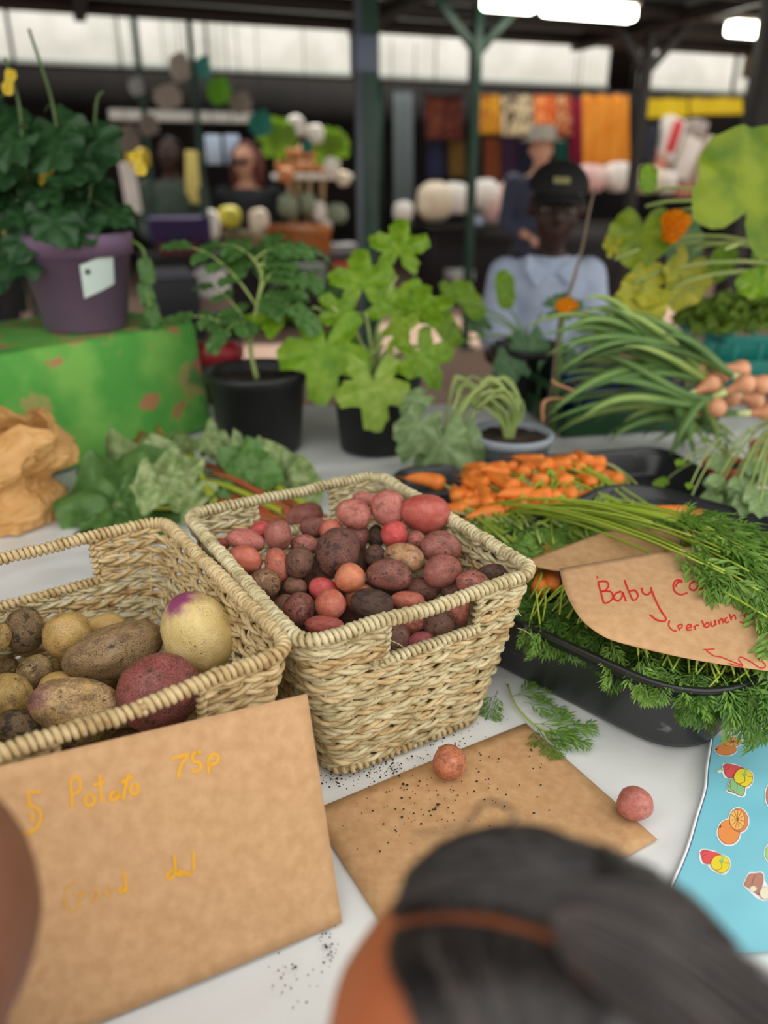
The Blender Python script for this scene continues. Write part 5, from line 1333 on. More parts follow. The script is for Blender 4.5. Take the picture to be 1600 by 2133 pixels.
MB().tube([Vector((p2.x, p2.y, TAB)), p2-Vector((0, 0, .05)), p2], .004, 6).build('stem', M_stem, r2)
for i in range(5):
    a = i*1.256; put_leaf(r2, 'flow', p2, imdir(math.cos(a)*.7, math.sin(a)*.5+.4, .4), imdir(-math.cos(a), -math.sin(a), .7), .045).name = 'petal'
o = MB().tube(crom([Vector((ony(1160, 690, 2.0).x, 2.0, TAB)), ony(1168, 660, 2.0), ony(1190, 600, 2.0), ony(1212, 520, 2.02), ony(1228, 440, 2.02), ony(1240, 390, 2.03)], 4), [.006-.0002*i for i in range(21)], 7).build('bamboo_cane', plain('cane_brown', (120, 104, 86)), off=ony(1168, 660, 2.0)); tag(o, 'thin brown cane rising in front of the man in the cap', 'cane')
# small goods between the pots at the back of the table
o = MB().box(ony(450, 735, 2.1), (.14, .1, .06), None, .02).build('punnet', duo('red_fruit', (140, 24, 36), (170, 40, 48), 30, rough=.4), off=ony(450, 735, 2.1)); tag(o, 'dark red punnet behind the tomato plant pot', 'punnet')

# ================================================================== people
M_skinG = duo('skin_warm_brown', (164, 92, 56), (176, 104, 66), 14, rough=.45, spec=.35)
M_skinL = duo('skin_brown', (112, 72, 52), (124, 82, 60), 14, rough=.5, spec=.3)
M_skinM = duo('skin_deep_brown', (52, 34, 29), (62, 41, 34), 14, rough=.5, spec=.3)
M_skinP = duo('skin_pale', (196, 146, 122), (208, 158, 134), 14, rough=.5, spec=.3)
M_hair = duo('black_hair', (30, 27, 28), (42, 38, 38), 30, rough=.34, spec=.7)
M_eye = plain('eye_white', (176, 168, 158), .4); M_iris = plain('eye_dark', (34, 22, 18), .2); M_lip = plain('lip', (120, 62, 52), .4)
def blob(name, parts, m, parent, voxel=.008, smooth=4):
    """parts: ('b', centre, radii, rot) ball | ('c', a, b, ra, rb) tapered limb; fused into one skin"""
    mb = MB()
    for p in parts:
        if p[0] == 'b': mb.ball(p[1], p[2], p[3] if len(p) > 3 else None, n=16, m=10)
        else:
            a, b, ra, rb = p[1:]; a, b = Vector(a), Vector(b); n = 5
            mb.tube([a.lerp(b, i/n) for i in range(n+1)], [ra+(rb-ra)*i/n for i in range(n+1)], 12); mb.ball(a, ra, n=12, m=8); mb.ball(b, rb, n=12, m=8)
    o = mb.build(name, m, parent)
    r_ = o.modifiers.new('fuse', 'REMESH'); r_.mode = 'VOXEL'; r_.voxel_size = voxel; r_.use_smooth_shade = True
    s_ = o.modifiers.new('soft', 'SMOOTH'); s_.factor = .5; s_.iterations = smooth
    return o
def head_parts(c, f, u, s=1.0):
    """head with face: c centre, f facing, u up"""
    f = Vector(f).normalized(); u = Vector(u); u = (u-f*u.dot(f)).normalized(); r = f.cross(u)
    rot = Matrix((r, f, u)).transposed(); P = lambda x, y, z: Vector(c)+(r*x+f*y+u*z)*s
    B_ = lambda x, y, z, a, b, d: ('b', P(x, y, z), (a*s, b*s, d*s), rot)
    return [B_(0, -.012, .022, .076, .094, .088), B_(0, .022, -.042, .058, .062, .068), B_(0, .05, -.085, .03, .03, .024), B_(0, .088, -.018, .013, .02, .016), B_(0, .08, .004, .009, .016, .022),
            B_(-.034, .072, .022, .02, .012, .008), B_(.034, .072, .022, .02, .012, .008), B_(0, .078, -.056, .022, .012, .008), B_(0, .076, -.066, .019, .012, .008),
            B_(-.079, -.005, -.008, .009, .018, .028), B_(.079, -.005, -.008, .009, .018, .028), B_(-.04, .05, -.03, .024, .02, .022), B_(.04, .05, -.03, .024, .02, .022)], (P, rot)
def eyes(P, rot, parent, s=1.0):
    for x in (-.034, .034):
        o = MB().ball(P(x, .074, .004), (.0115*s, .0065*s, .0062*s), rot, 10, 8).build('eye', M_eye, parent)
        MB().ball(P(x, .0805, .004), (.0055*s, .003*s, .0055*s), rot, 8, 6).build('iris', M_iris, o)
def feet_of(parts): pass
def person_body(hips, sh, neck, s, arms, legs=True, floor=0.0, lean=0):
    """torso and limbs as fused parts; hips, sh (shoulder centre), neck base: points; arms: list of (shoulder, elbow, wrist)"""
    hips, sh, neck = Vector(hips), Vector(sh), Vector(neck); q = []
    across = (Vector(arms[0][0])-Vector(arms[1][0])).normalized() if len(arms) > 1 else Vector((1, 0, 0))
    mid = hips.lerp(sh, .5)
    fwd = across.cross(Vector((0, 0, 1))).normalized(); rot = Matrix((across, fwd, Vector((0, 0, 1)))).transposed()
    q += [('b', hips, (.155*s, .105*s, .13*s), rot), ('b', mid, (.14*s, .095*s, .2*s), rot), ('b', sh-Vector((0, 0, .06*s)), (.17*s, .1*s, .14*s), rot), ('c', sh-Vector((0, 0, .02)), neck, .062*s, .05*s)]
    for a, e, w_ in arms:
        q += [('c', a, e, .052*s, .04*s), ('c', e, w_, .04*s, .028*s)]
    return q
def hand_parts(wr, d, pn, s=1.0):
    """wr wrist, d pointing direction, pn palm normal: palm, four curled fingers, a thumb"""
    wr = Vector(wr); d = Vector(d).normalized(); pn = Vector(pn); pn = (pn-d*pn.dot(d)).normalized(); sd = d.cross(pn); rot = Matrix((sd, d, pn)).transposed()
    q = [('b', wr+d*.045*s, (.04*s, .05*s, .014*s), rot)]
    for k, L_ in enumerate((.062, .072, .068, .052)):
        a = wr+d*.085*s+sd*(.029-.0195*k)*s; b = a+(d*.8+pn*.5)*L_*.55*s; c = b+(d*.35+pn*.9)*L_*.5*s
        q += [('c', a, b, .0095*s, .0085*s), ('c', b, c, .0085*s, .007*s)]
    a = wr+d*.025*s+sd*.034*s; b = a+(d*.6+sd*.7+pn*.3)*.04*s; q += [('c', a, b, .0115*s, .0095*s), ('c', b, b+(d*.9+pn*.4)*.03*s, .0095*s, .0075*s)]
    return q

# ---- girl in front: head seen from above and behind, face turned to the left
hc = Vector((.059, .206, 1.100)); hf = Vector((-.93, .24, -.38)).normalized(); hu = Vector((-.10, .22, .95))
girl = thing('person', 'child with parted black hair tied back, seen from above at the front of the table', 'person', (hc.x+.02, hc.y-.02, 0))
hp, (PG, rotG) = head_parts(hc, hf, hu, 1.0)
nb = hc+Vector((.035, -.035, -.17)); shc = nb+Vector((.01, 0, -.02)); ax = Vector((.25, .97, 0)).normalized()
arms = [(shc+ax*.13+Vector((0, 0, -.03)), shc+ax*.15+Vector((-.05, -.06, -.23)), shc+ax*.10+Vector((-.2, -.10, -.3))), (shc-ax*.13+Vector((0, 0, -.03)), shc-ax*.16+Vector((.02, 0, -.24)), shc-ax*.15+Vector((-.12, 0, -.38)))]
hips = Vector((shc.x+.02, shc.y-.06, .56))
body = person_body(hips, shc, hc+Vector((.02, -.015, -.09)), .72, arms)
for sg in (1, -1):
    h = hips+ax*.07*sg; k = Vector((h.x-.02, h.y, .31)); a = Vector((h.x, h.y, .05)); body += [('c', h, k, .062, .045), ('c', k, a, .043, .03), ('b', Vector((a.x-.05, a.y, .03)), (.085, .033, .03))]
for a, e, w_ in arms: body += hand_parts(w_, w_-e, Vector((0, 0, -1)), .75)
blob('body', hp+body, M_skinG, girl, .006, 4); eyes(PG, rotG, girl)
MB_d = [('b', shc-Vector((0, 0, .06)), (.135, .135, .10)), ('c', shc-Vector((0, 0, .1)), hips, .118, .135), ('c', hips, hips-Vector((0, 0, .14)), .14, .17)]
for a, e, w_ in arms: MB_d.append(('c', a, Vector(a).lerp(Vector(e), .55), .056, .056))
blob('dress', MB_d, duo('dark_dress', (52, 54, 66), (64, 66, 80), 10, rough=.8), girl, .008, 6)
# hair: a close cap left open along the parting, and combed strands
rG, fG, uG = rotG.col[0], rotG.col[1], rotG.col[2]
def scalp(th, ph, lift=0.0):
    """th: 0 front .. pi back over the crown, measured along the parting; ph: -pi/2..pi/2 to either side"""
    x = math.sin(ph); c = math.cos(ph); y = math.cos(th)*c; z = math.sin(th)*c
    return hc+(rG*(x*(.0775+lift))+fG*(-.012+y*(.095+lift))+uG*(.022+z*(.0895+lift)))
PARTF = lambda th: -.16-.14*(th-1.1)
PART = -.2                        # parting a little off centre, towards the near side
cap = MB()
def capf(u, v, sg):
    ph_ = 1.5*v if sg > 0 else 1.5*v
    th = 1.22+2.0*u; p0 = PARTF(th)+sg*.032; p1 = 1.5*sg; ph_ = p0+(p1-p0)*v
    th = 1.22+(.32*max(0, -ph_-.2)*(1-u) if sg < 0 else 0)+2.0*u
    return scalp(th, ph_, .002+.005*min(1, 5*v))
cap.grid(lambda u, v: capf(u, v, 1), 40, 26); cap.grid(lambda u, v: capf(u, v, -1), 40, 26)
cap.grid(lambda u, v: scalp(2.0+1.2*u, PARTF(2.0+1.2*u)-.06+.12*v, .0045), 16, 4)
co = cap.build('hair_cap', M_hair, girl); 
rh_ = random.Random(4); st_ = MB(); st2_ = MB(); gather = scalp(2.05, -.27, .007); gather2 = scalp(2.35, -.75, .012)
def hair_strand(th, ph, goal_th, goal_ph, n=9, lift=.006, r=.00034, end=None):
    pts = []
    for i in range(n+1):
        t = i/n; e = t*t*(3-2*t); a = th+(goal_th-th)*e; b = ph+(goal_ph-ph)*t
        pts.append(scalp(a, b, lift*min(1, .15+3*t)+.004*math.sin(math.pi*t)+.0012*noise.noise(Vector((th*9, ph*9, t*3)))))
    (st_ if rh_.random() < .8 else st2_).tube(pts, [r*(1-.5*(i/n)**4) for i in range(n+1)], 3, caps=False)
for i in range(2300):             # far side: combed from the parting over to the knot at the back
    th = rh_.uniform(1.2, 2.1); hair_strand(th, PARTF(th)+.03+abs(rh_.gauss(0, .03)), 2.15+rh_.uniform(-.1, .1), -.2+rh_.uniform(-.1, .9)*(2.2-th), lift=rh_.uniform(.003, .009))
for i in range(1500):             # from the hairline backwards
    ph = rh_.uniform(PART+.08, 1.45); hair_strand(1.2-.05*abs(ph)+rh_.uniform(0, .4), ph, 2.1+rh_.uniform(-.08, .08), -.2+rh_.uniform(-.08, .15), lift=rh_.uniform(.004, .009))
for i in range(2600):             # near side: combed down to the near knot
    th = rh_.uniform(1.22, 2.2); hair_strand(th, PARTF(th)-.03-abs(rh_.gauss(0, .03)), 1.1+.6*th+rh_.uniform(-.1, .1), -1.35+rh_.uniform(-.1, .2), lift=rh_.uniform(.003, .009))
for i in range(1300):
    ph = rh_.uniform(.2, 1.3); hair_strand(2.1+rh_.uniform(0, .9), ph*.8-.2, 2.1, -.22+rh_.uniform(-.06, .06), lift=rh_.uniform(.004, .010))
st_.build('hair_strands', M_hair, girl); M_hair2 = duo('hair_painted_highlight', (74, 66, 62), (98, 90, 84), 30, rough=.4, spec=.6); st2_.build('hair_strands', M_hair2, girl)  # paler strands mixed in: soft highlights of the black hair put into the colour
# gathered tail of hair flowing back from the knot
tail = MB(); tail2 = MB(); tb_ = gather; back = Vector((.86, -.10, -.42)).normalized()
for i in range(1500):
    a = rh_.uniform(0, 6.28); q = rh_.random()**.5*.012; o_ = (rG*math.cos(a)+uG*math.sin(a))*q
    sp_ = (rG*math.cos(a)+uG*math.sin(a))*rh_.uniform(.01, .038)
    ps = bez(tb_+o_-back*.006, tb_+o_+back*.02+uG*.008+sp_*.45, tb_+back*.06+sp_*.8+uG*.004, tb_+back*rh_.uniform(.09, .15)+sp_-uG*.045, 7)
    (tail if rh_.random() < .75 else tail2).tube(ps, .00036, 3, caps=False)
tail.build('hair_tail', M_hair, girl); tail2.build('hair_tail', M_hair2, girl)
hb = MB(); n = 20; ring_ = [gather+back*.004+(rG*math.cos(2*math.pi*i/n)+uG*math.sin(2*math.pi*i/n))*.014 for i in range(n)]; hb.tube(ring_, .0032, 6, closed=True); hb.build('hair_tie', plain('tie_brown', (70, 48, 36)), girl)
# stray curl standing off the crown
cu = MB()
for dx_ in (0, .0012, .0026):
    cu.tube(crom([hc+Vector((-.045+dx_, .075, .085)), ony(965+dx_*4000, 1715, .30), ony(1000+dx_*3000, 1675, .30), ony(1045, 1672+dx_*2500, .295), ony(1072+dx_*2000, 1705, .29), hc+Vector((-.01, .07, .095))], 8), .0004, 4)
cu.build('stray_curl', M_hair, girl)

# ---- second child at the left edge: bare forehead and cheek just inside the frame
lc = Vector((-.274, .250, 1.125)); lf = Vector((.62, .25, -.72)); lu = Vector((0, 0, 1))
ch = thing('person', 'child at the left edge, only blurred bare brown skin showing', 'person', (lc.x, lc.y-.03, 0))
hp, (PL_, rotL) = head_parts(lc, lf, lu, 1.06)
ln_ = lc+Vector((-.03, -.05, -.16)); lax = Vector((.83, -.55, 0)).normalized()
arms = [(ln_+lax*.13, ln_+lax*.15+Vector((0, 0, -.22)), ln_+lax*.12+Vector((.03, .12, -.34))), (ln_-lax*.13, ln_-lax*.15+Vector((0, 0, -.22)), ln_-lax*.13+Vector((.05, .05, -.4)))]
hips = Vector((ln_.x, ln_.y-.03, .56)); body = person_body(hips, ln_, lc+Vector((-.012, -.02, -.09)), .74, arms)
for sg in (1, -1):
    h = hips+lax*.07*sg; k = Vector((h.x, h.y+.02, .31)); a = Vector((h.x, h.y, .05)); body += [('c', h, k, .062, .045), ('c', k, a, .043, .03), ('b', Vector((a.x+.02, a.y+.04, .03)), (.04, .085, .03))]
for a, e, w_ in arms: body += hand_parts(w_, w_-e, Vector((0, 0, -1)), .75)
blob('body', hp+body, M_skinL, ch, .007, 4); eyes(PL_, rotL, ch, 1.06)
blob('shirt', [('b', ln_-Vector((0, 0, .06)), (.14, .14, .1)), ('c', ln_-Vector((0, 0, .1)), hips, .12, .13)]+[('c', a, Vector(a).lerp(Vector(e), .5), .056, .056) for a, e, w_ in arms], duo('child_shirt', (96, 70, 60), (110, 82, 70), 10, rough=.8), ch, .009, 6)
rL, fL, uL = rotL.col[0], rotL.col[1], rotL.col[2]
hm = MB(); hm.grid(lambda u, v: lc+(rL*math.sin(-1.5+3*v)*.085+fL*(-.014+math.cos(1.75+1.6*u)*math.cos(-1.5+3*v)*.106)+uL*(.024+math.sin(1.75+1.6*u)*math.cos(-1.5+3*v)*.099)), 24, 20); hm.build('hair_cap', M_hair, ch)

# ---- man in a cap behind the table
mc = ony(1160, 430, 2.85); mf = Vector((-.15, -1, -.14)); mu = Vector((0, -.15, 1))
man = thing('person', 'man in dark cap and pale blue short sleeved shirt behind the squash plants', 'person', (mc.x, mc.y+.05, 0))
hp, (PM_, rotM) = head_parts(mc, mf, mu, 1.16)
sh = Vector((mc.x-.005, mc.y+.05, mc.z-.215)); 
arms = [(sh+Vector((.15, 0, -.02)), sh+Vector((.185, -.03, -.30)), sh+Vector((.10, -.24, -.42))), (sh+Vector((-.15, 0, -.02)), sh+Vector((-.185, -.04, -.30)), sh+Vector((-.02, -.22, -.34)))]
hips = Vector((sh.x, sh.y+.06, .86)); body = person_body(hips, sh, mc+Vector((0, .03, -.12)), .9, arms)
for sg in (1, -1):
    h = hips+Vector((.09*sg, 0, 0)); body += [('c', h, (h.x, h.y-.02, .46), .085, .06), ('c', (h.x, h.y-.02, .46), (h.x, h.y, .08), .058, .042), ('b', (h.x, h.y-.06, .05), (.05, .13, .05))]
for a, e, w_ in arms: body += hand_parts(w_, Vector(w_)-Vector(e), Vector((0, -.3, -1)), 1.0)
blob('body', hp+body, M_skinM, man, .010, 4); eyes(PM_, rotM, man, 1.16)
M_shirt = duo('pale_blue_shirt', (166, 180, 204), (182, 194, 216), 14, rough=.75)
shp = [('b', sh-Vector((0, 0, .07)), (.165, .115, .14)), ('c', sh-Vector((0, -.02, .16)), hips+Vector((0, 0, -.05)), .14, .145), ('b', sh+Vector((0, 0, -.26)), (.155, .125, .2))]
for a, e, w_ in arms: shp.append(('c', a, Vector(a).lerp(Vector(e), .72), .068, .072))
so2 = blob('shirt', shp, M_shirt, man, .010, 6)
cb = MB()
for sg in (-1, 1):   # collar wings
    a = sh+Vector((.012*sg, -.10, .0)); cb.add([a, a+Vector((.075*sg, .02, .06)), a+Vector((.085*sg, .0, .01)), a+Vector((.05*sg, -.035, -.045))], [(0, 1, 2, 3)])
o = cb.build('collar', M_shirt, man, smooth=False); mod_thick(o, .006, 0)
rM, fM, uM = rotM.col[0], rotM.col[1], rotM.col[2]; s = 1.16
cp = MB(); cp.grid(lambda u, v: mc+(rM*(math.cos(6.2832*u)*math.cos(v*1.5)*.090)+fM*(-.012+math.sin(6.2832*u)*math.cos(v*1.5)*.108)+uM*(.048+math.sin(v*1.5)*.078))*s, 32, 10)
co_ = cp.build('cap', plain('cap_black', (22, 22, 22), .8), man)
br_ = MB(); br_.grid(lambda u, v: mc+(rM*((u-.5)*.16*(1-.15*v*v))+fM*(.075+.085*v-(u-.5)**2*.22)+uM*(.054-.012*v-(u-.5)**2*.10))*s, 14, 6); o = br_.build('brim', plain('cap_black', (22, 22, 22), .8), co_); mod_thick(o, .005)
bd = MB(); bd.box(mc+(fM*.096+uM*.085-rM*.0)*s, (.055, .008, .022), rotM.to_3x3() if hasattr(rotM, 'to_3x3') else rotM, .003); bd.build('cap_badge', plain('badge_olive', (132, 128, 84), .7), co_)
# ================================================================== the market hall
M_pave = duo('paving', (150, 122, 106), (172, 144, 126), 1.5, rough=.85, bump=.2, bscale=8)
f = MB().box((0, 8, -.05), (60, 60, .1)).build('floor', M_pave); tag(f, 'brownish paved market ground', 'ground', kind='structure')
M_roof = duo('dark_roof_underside', (40, 34, 30), (54, 46, 40), 2, rough=.8)
M_beam = plain('dark_steel', (42, 40, 38), .6)
M_green = duo('green_painted_steel', (18, 52, 40), (26, 66, 50), 5, rough=.4)
M_grey = plain('grey_pipe', (84, 92, 98), .5)
SL = R(20.0)                         # the hall runs obliquely to the view
ed = Vector((math.cos(SL), math.sin(SL), 0)); en = Vector((-math.sin(SL), math.cos(SL), 0)); rotS = Matrix.Rotation(SL, 3, 'Z')
E0 = Vector((-.3, 8.7, 0))           # middle of the near roof's far edge
NEAR = 7.6
rc_ = E0-en*(NEAR/2)+Vector((0, 0, 2.93))
o = MB().box(rc_, (26, NEAR, .08), rotS).build('ceiling', M_roof); tag(o, 'dark underside of the market roof', 'roof', kind='structure')
for k in range(9): MB().box(E0-en*(.15+k*.8)+Vector((0, 0, 2.83)), (26, .09, .13), rotS).build('purlin', M_beam, None).parent = None
for i, ob in enumerate([x for x in bpy.data.objects if x.name.startswith('purlin')]): ob.name = f'trim_{i+1}'; ob['kind'] = 'structure'; ob['label'] = 'dark roof purlin under the market roof'
for k in range(9):
    o = MB().box(E0+ed*(-10+2.5*k)-en*(NEAR/2)+Vector((0, 0, 2.81)), (.10, NEAR, .16), rotS).build(f'trim_{20+k}', M_beam); tag(o, 'dark roof rafter under the market roof', None, kind='structure')
M_lamp = mat('lamp_tube', srgb(255, 252, 235), emit=7)
M_lampb = plain('lamp_housing', (210, 208, 200), .5)
for (x, y, ln, lab) in ((1062, 6, .62, 'bright strip lamp at the top, left of the longest lamp'), (1228, 22, 1.12, 'longest bright strip lamp under the roof at the top'), (1590, 64, .9, 'bright strip lamp under the roof cut by the right edge')):
    d = ray(x, y); t = (2.68-CAM.z)/d.z; p = CAM+d*t; r_ = thing('strip_lamp', lab, 'lamp', p)
    ln = ln*t/8.2
    MB().box(p+Vector((0, 0, .07)), (ln*1.02, .16, .04), rotS, .01).build('housing', M_lampb, r_); MB().box(p, (ln, .13, .11), rotS, .03).build('diffuser', M_lamp, r_)
    MB().tube([p+Vector((0, 0, .07)), p+Vector((0, 0, .22))], .01, 6).build('hanger', M_beam, r_)
def post(x, Y_, w, label, top=2.88, m=M_green, brace=False, pipe=False):
    b = ony(x, 400, Y_); b.z = 0; r_ = thing('roof_post', label, 'post', b)
    MB().box(b+Vector((0, 0, top/2)), (w, w, top), rotS, .006).build('shaft', m, r_)
    MB().box(b+Vector((0, 0, .01)), (w*2, w*2, .02), rotS, .004).build('base_plate', m, r_)
    if brace:
        for sg in (-1, 1): MB().box(b+ed*sg*.22+Vector((0, 0, top-.24)), (.66, w*.6, .07), rotS @ Matrix.Rotation(-sg*R(45), 3, 'Y'), .004).build('brace', m, r_)
    if pipe:
        q = b+Vector((-w*.5, -w*.42, 0)); MB().tube([q+Vector((0, 0, .02)), q+Vector((0, 0, top))], w*.28, 10).build('downpipe', M_grey, r_)
        bz = ony(765, 115, Y_).z; MB().box(b+Vector((-w*.2, -w*.1, bz)), (w*1.35, w*1.25, .16), rotS, .01).build('clamp_band', plain('band_blue', (96, 110, 130), .5), r_)
    return r_
post(768, 4.3, .085, 'thick dark green roof post with grey downpipe behind the courgette plant', pipe=True)
post(982, 7.3, .07, 'slim dark post left of the man in the cap', brace=True)
post(1316, 8.6, .09, 'dark post between the orange cloth and yellow canopy', m=M_beam, brace=True)
post(1548, 6.0, .13, 'dark post near the right edge below the lamp', m=M_beam)
post(424, 8.0, .05, 'slim green post behind the hanging leaf shapes')
post(318, 8.4, .05, 'slim green post left of the hanging leaf shapes')
post(30, 8.0, .06, 'dark post at the left edge behind the climbing plant')
# opposite row: white fascia, low roof, back wall
F0 = Vector((0, 10.75, 0))
M_fas = duo('white_fascia', (214, 216, 206), (232, 233, 226), 3, rough=.6)
def fpx(x, y, off=0.0):          # picture point on the upright plane of the opposite row
    d = ray(x, y); n = en; t = (F0+en*off-CAM).dot(n)/d.dot(n); return CAM+d*t
for i, (x0, x1) in enumerate(((-420, 24), (32, 250), (254, 432), (437, 730), (790, 905), (908, 975), (985, 1268), (1335, 1530), (1540, 1800))):
    a, b = fpx(x0, 120), fpx(x1, 120); c = (a+b)/2; L_ = (b-a).length
    o = MB().box((c.x, c.y, 2.92), (L_, .05, .60), rotS, .01).build('fascia_panel', M_fas); 
    tag(o, ['white fascia panel cut by the left edge', 'white fascia panel above the climbing plant', 'white fascia panel above the pale fruit stall, left of the leaf shapes', 'long white fascia panel left of the thick post', 'white fascia panel just right of the thick post', 'narrow white fascia panel left of the slim post', 'long white fascia panel above the coloured prints', 'white fascia panel above the yellow canopy', 'white fascia panel at the right edge'][i], 'panel', 'white roof fascia panels')
    MB().box((c.x, c.y-.02, 2.61), (L_, .09, .05), rotS, .01).build('gutter', plain('gutter_grey', (150, 156, 150), .5), o).parent = None
for ob in [x for x in bpy.data.objects if x.name.startswith('gutter')]:
    par = min((p for p in bpy.data.objects if p.name.startswith('fascia_panel')), key=lambda p: 0)
gl = [x for x in bpy.data.objects if x.name.startswith('gutter')]; fl2 = [x for x in bpy.data.objects if x.name.startswith('fascia_panel')]
for g, p in zip(gl, fl2): g.parent = p
o = MB().box(F0+en*3.6+Vector((0, 0, 3.36)), (30, 7.3, .07), rotS).build('ceiling_far', M_roof); tag(o, 'dark roof over the opposite stalls', 'roof', kind='structure')
M_wallf = duo('dark_back_wall', (34, 32, 32), (50, 46, 44), 1.2, rough=.9)
o = MB().box(F0+en*7.2+Vector((0, 0, 1.7)), (34, .2, 3.4), rotS).build('wall_back', M_wallf); tag(o, 'dark back wall behind the opposite stalls', 'wall', kind='structure')
for nm, x in (('wall_left', -13), ('wall_right', 15)):
    o = MB().box(F0+ed*x+en*3.5+Vector((0, 0, 1.7)), (.2, 7.4, 3.4), rotS).build(nm, M_wallf); tag(o, 'dark end wall of the opposite stalls', 'wall', kind='structure')
for x, w_ in ((-9, 'leftmost'), (-4.5, 'second from the left'), (0, 'middle one'), (4.5, 'second from the right'), (9, 'rightmost')):
    o = MB().box(F0+ed*x+en*.2+Vector((0, 0, 1.65)), (.08, .08, 3.3), rotS).build('roof_post', M_green); tag(o, f'slim post carrying the opposite roof, {w_}', 'post', 'posts of the opposite roof')

# ---- cloths and goods of the right-hand stall
def spotted(name, base, spot, sc_=14):
    return duo(name, base, spot, sc_, rough=.8, contrast=(.5, .58), detail=1)
def hang(x0, y0, x1, y1, m, label, cat='cloth', off=0., folds=3, amp=.03, name='hanging_cloth', group=None, slant=0):
    n_ = 24
    P = lambda u, v: fpx(x0+(x1-x0)*u, y0+(y1-y0)*v+slant*u, off)+en*(-amp*math.sin(u*folds*6.28+v)*(.4+.6*v))
    o = MB().grid(lambda u, v: P(u, 1-v), n_, 10).build(name, m, off=fpx((x0+x1)/2, y1, off)); mod_thick(o, .006, 0); return tag(o, label, cat, group)
hang(1212, 196, 1310, 352, duo('orange_cloth', (236, 150, 34), (246, 172, 60), 3, rough=.7, trans=.3), 'long plain orange cloth hanging beside the dark post', off=-.6)
hang(998, 196, 1042, 280, spotted('yellow_print', (206, 150, 30), (170, 96, 30)), 'golden printed cloth hanging left of the beige one', off=-.1)
hang(1044, 198, 1110, 284, spotted('beige_print', (206, 190, 150), (90, 70, 56)), 'beige printed cloth between the golden and orange prints', off=-.1)
hang(1112, 198, 1158, 286, spotted('orange_print', (214, 96, 40), (238, 160, 90)), 'orange red printed cloth hanging next to the beige one', off=-.1)
hang(1160, 198, 1190, 284, spotted('rust_print', (186, 82, 44), (222, 180, 130)), 'narrow rust printed cloth beside the magenta strip', off=-.1)
hang(1186, 205, 1212, 350, plain('magenta_cloth', (150, 30, 70), .8), 'narrow magenta cloth left of the long orange one', off=0)
hang(1158, 292, 1182, 345, plain('teal_cloth', (44, 130, 112), .8), 'small teal cloth under the rust print', off=.2)
hang(885, 200, 962, 292, spotted('maroon_print', (84, 32, 22), (120, 60, 36)), 'dark maroon cloth right of the thick post', off=.3)
hang(1008, 288, 1042, 378, plain('rust_cloth', (136, 70, 36), .8), 'rust brown cloth under the golden print', off=.3)
hang(1046, 288, 1076, 385, plain('plum_cloth', (70, 44, 76), .8), 'plum cloth under the beige print', off=.3)
hang(1080, 288, 1108, 380, plain('navy_cloth', (40, 46, 66), .8), 'navy cloth under the beige print, right of the plum one', off=.3)
hang(890, 295, 925, 375, plain('dark_blue_cloth', (44, 46, 74), .8), 'dark blue cloth under the maroon print', off=.5)
hang(935, 295, 968, 370, plain('ochre_cloth', (120, 92, 40), .8), 'ochre cloth under the maroon print', off=.5)
hang(820, 190, 860, 480, plain('grey_sheet', (118, 130, 132), .7, trans=.2), 'tall grey plastic sheet right of the thick post', off=-.3, folds=4)
hang(1330, 204, 1432, 248, plain('yellow_canopy', (232, 204, 16), .6, trans=.3), 'bright yellow canopy valance left of the seam', 'canopy', off=-.5, folds=2, amp=.015, name='canopy_valance', slant=-4)
hang(1436, 202, 1546, 240, plain('yellow_canopy', (232, 204, 16), .6, trans=.3), 'bright yellow canopy valance right of the seam', 'canopy', off=-.5, folds=2, amp=.015, name='canopy_valance', slant=-2)
def rail(x0, x1, y, off, label):
    a, b = fpx(x0, y, off), fpx(x1, y, off); t = thing('clothes_rail', label, 'rail', (a+b)/2); MB().tube([a, b], .012, 8).build('bar', M_beam, t)
    for q in (a, b): MB().tube([q, Vector((q.x, q.y, 3.33 if off > -.03 else 2.95))], .006, 5).build('hanger', M_beam, t)
rail(990, 1196, 197, -.1, 'dark rail carrying the row of printed cloths'); rail(1206, 1314, 196, -.6, 'dark rail carrying the long orange cloth'); rail(1182, 1216, 204, 0, 'short rail of the magenta cloth')
rail(880, 966, 199, .3, 'dark rail of the maroon print'); rail(1000, 1112, 287, .3, 'low dark rail under the golden print'); rail(1154, 1186, 291, .2, 'short rail of the small teal cloth'); rail(886, 972, 294, .5, 'low dark rail under the maroon print'); rail(816, 864, 189, -.3, 'rail of the tall grey sheet'); rail(1326, 1550, 203, -.5, 'rail along the yellow canopy')
def sack(x, y, w, h, m, label, off=-.8, cat='bundle', name='wrapped_bundle', group=None):
    p = fpx(x, y, off); k = depth(p)/FPX; mb = MB(); mb.ball((0, 0, 0), 1, n=20, m=14); vs = []
    for v in mb.v:
        v = Vector(v); v = Vector([abs(c)**.75*(1 if c > 0 else -1) for c in v])*(1+.10*noise.noise(v*1.7+Vector((x, y, 0)))); vs.append(p+ed*(v.x*w*k/2)+en*(v.y*min(w, h)*k/2)+Vector((0, 0, v.z*h*k/2)))
    mb.v = [tuple(v) for v in vs]; o = mb.build(name, m, off=p); return tag(o, label, cat, group)
M_wh = duo('white_goods', (232, 226, 216), (244, 240, 232), 6, rough=.7); M_pk = duo('pink_goods', (226, 176, 170), (240, 214, 206), 6, rough=.7); M_cr = duo('cream_goods', (226, 208, 178), (240, 228, 206), 5, rough=.7)
tabR = thing('stall_counter', 'dark counter of the cloth stall behind the man in the cap', 'counter', fpx(1150, 480, -.7)*1.0)
pa, pb = fpx(880, 470, -.8), fpx(1420, 440, -.8); cz = .93; cc = (pa+pb)/2
MB().box((cc.x, cc.y, cz), ((pb-pa).length, .7, .04), rotS).build('top', M_beam, tabR)
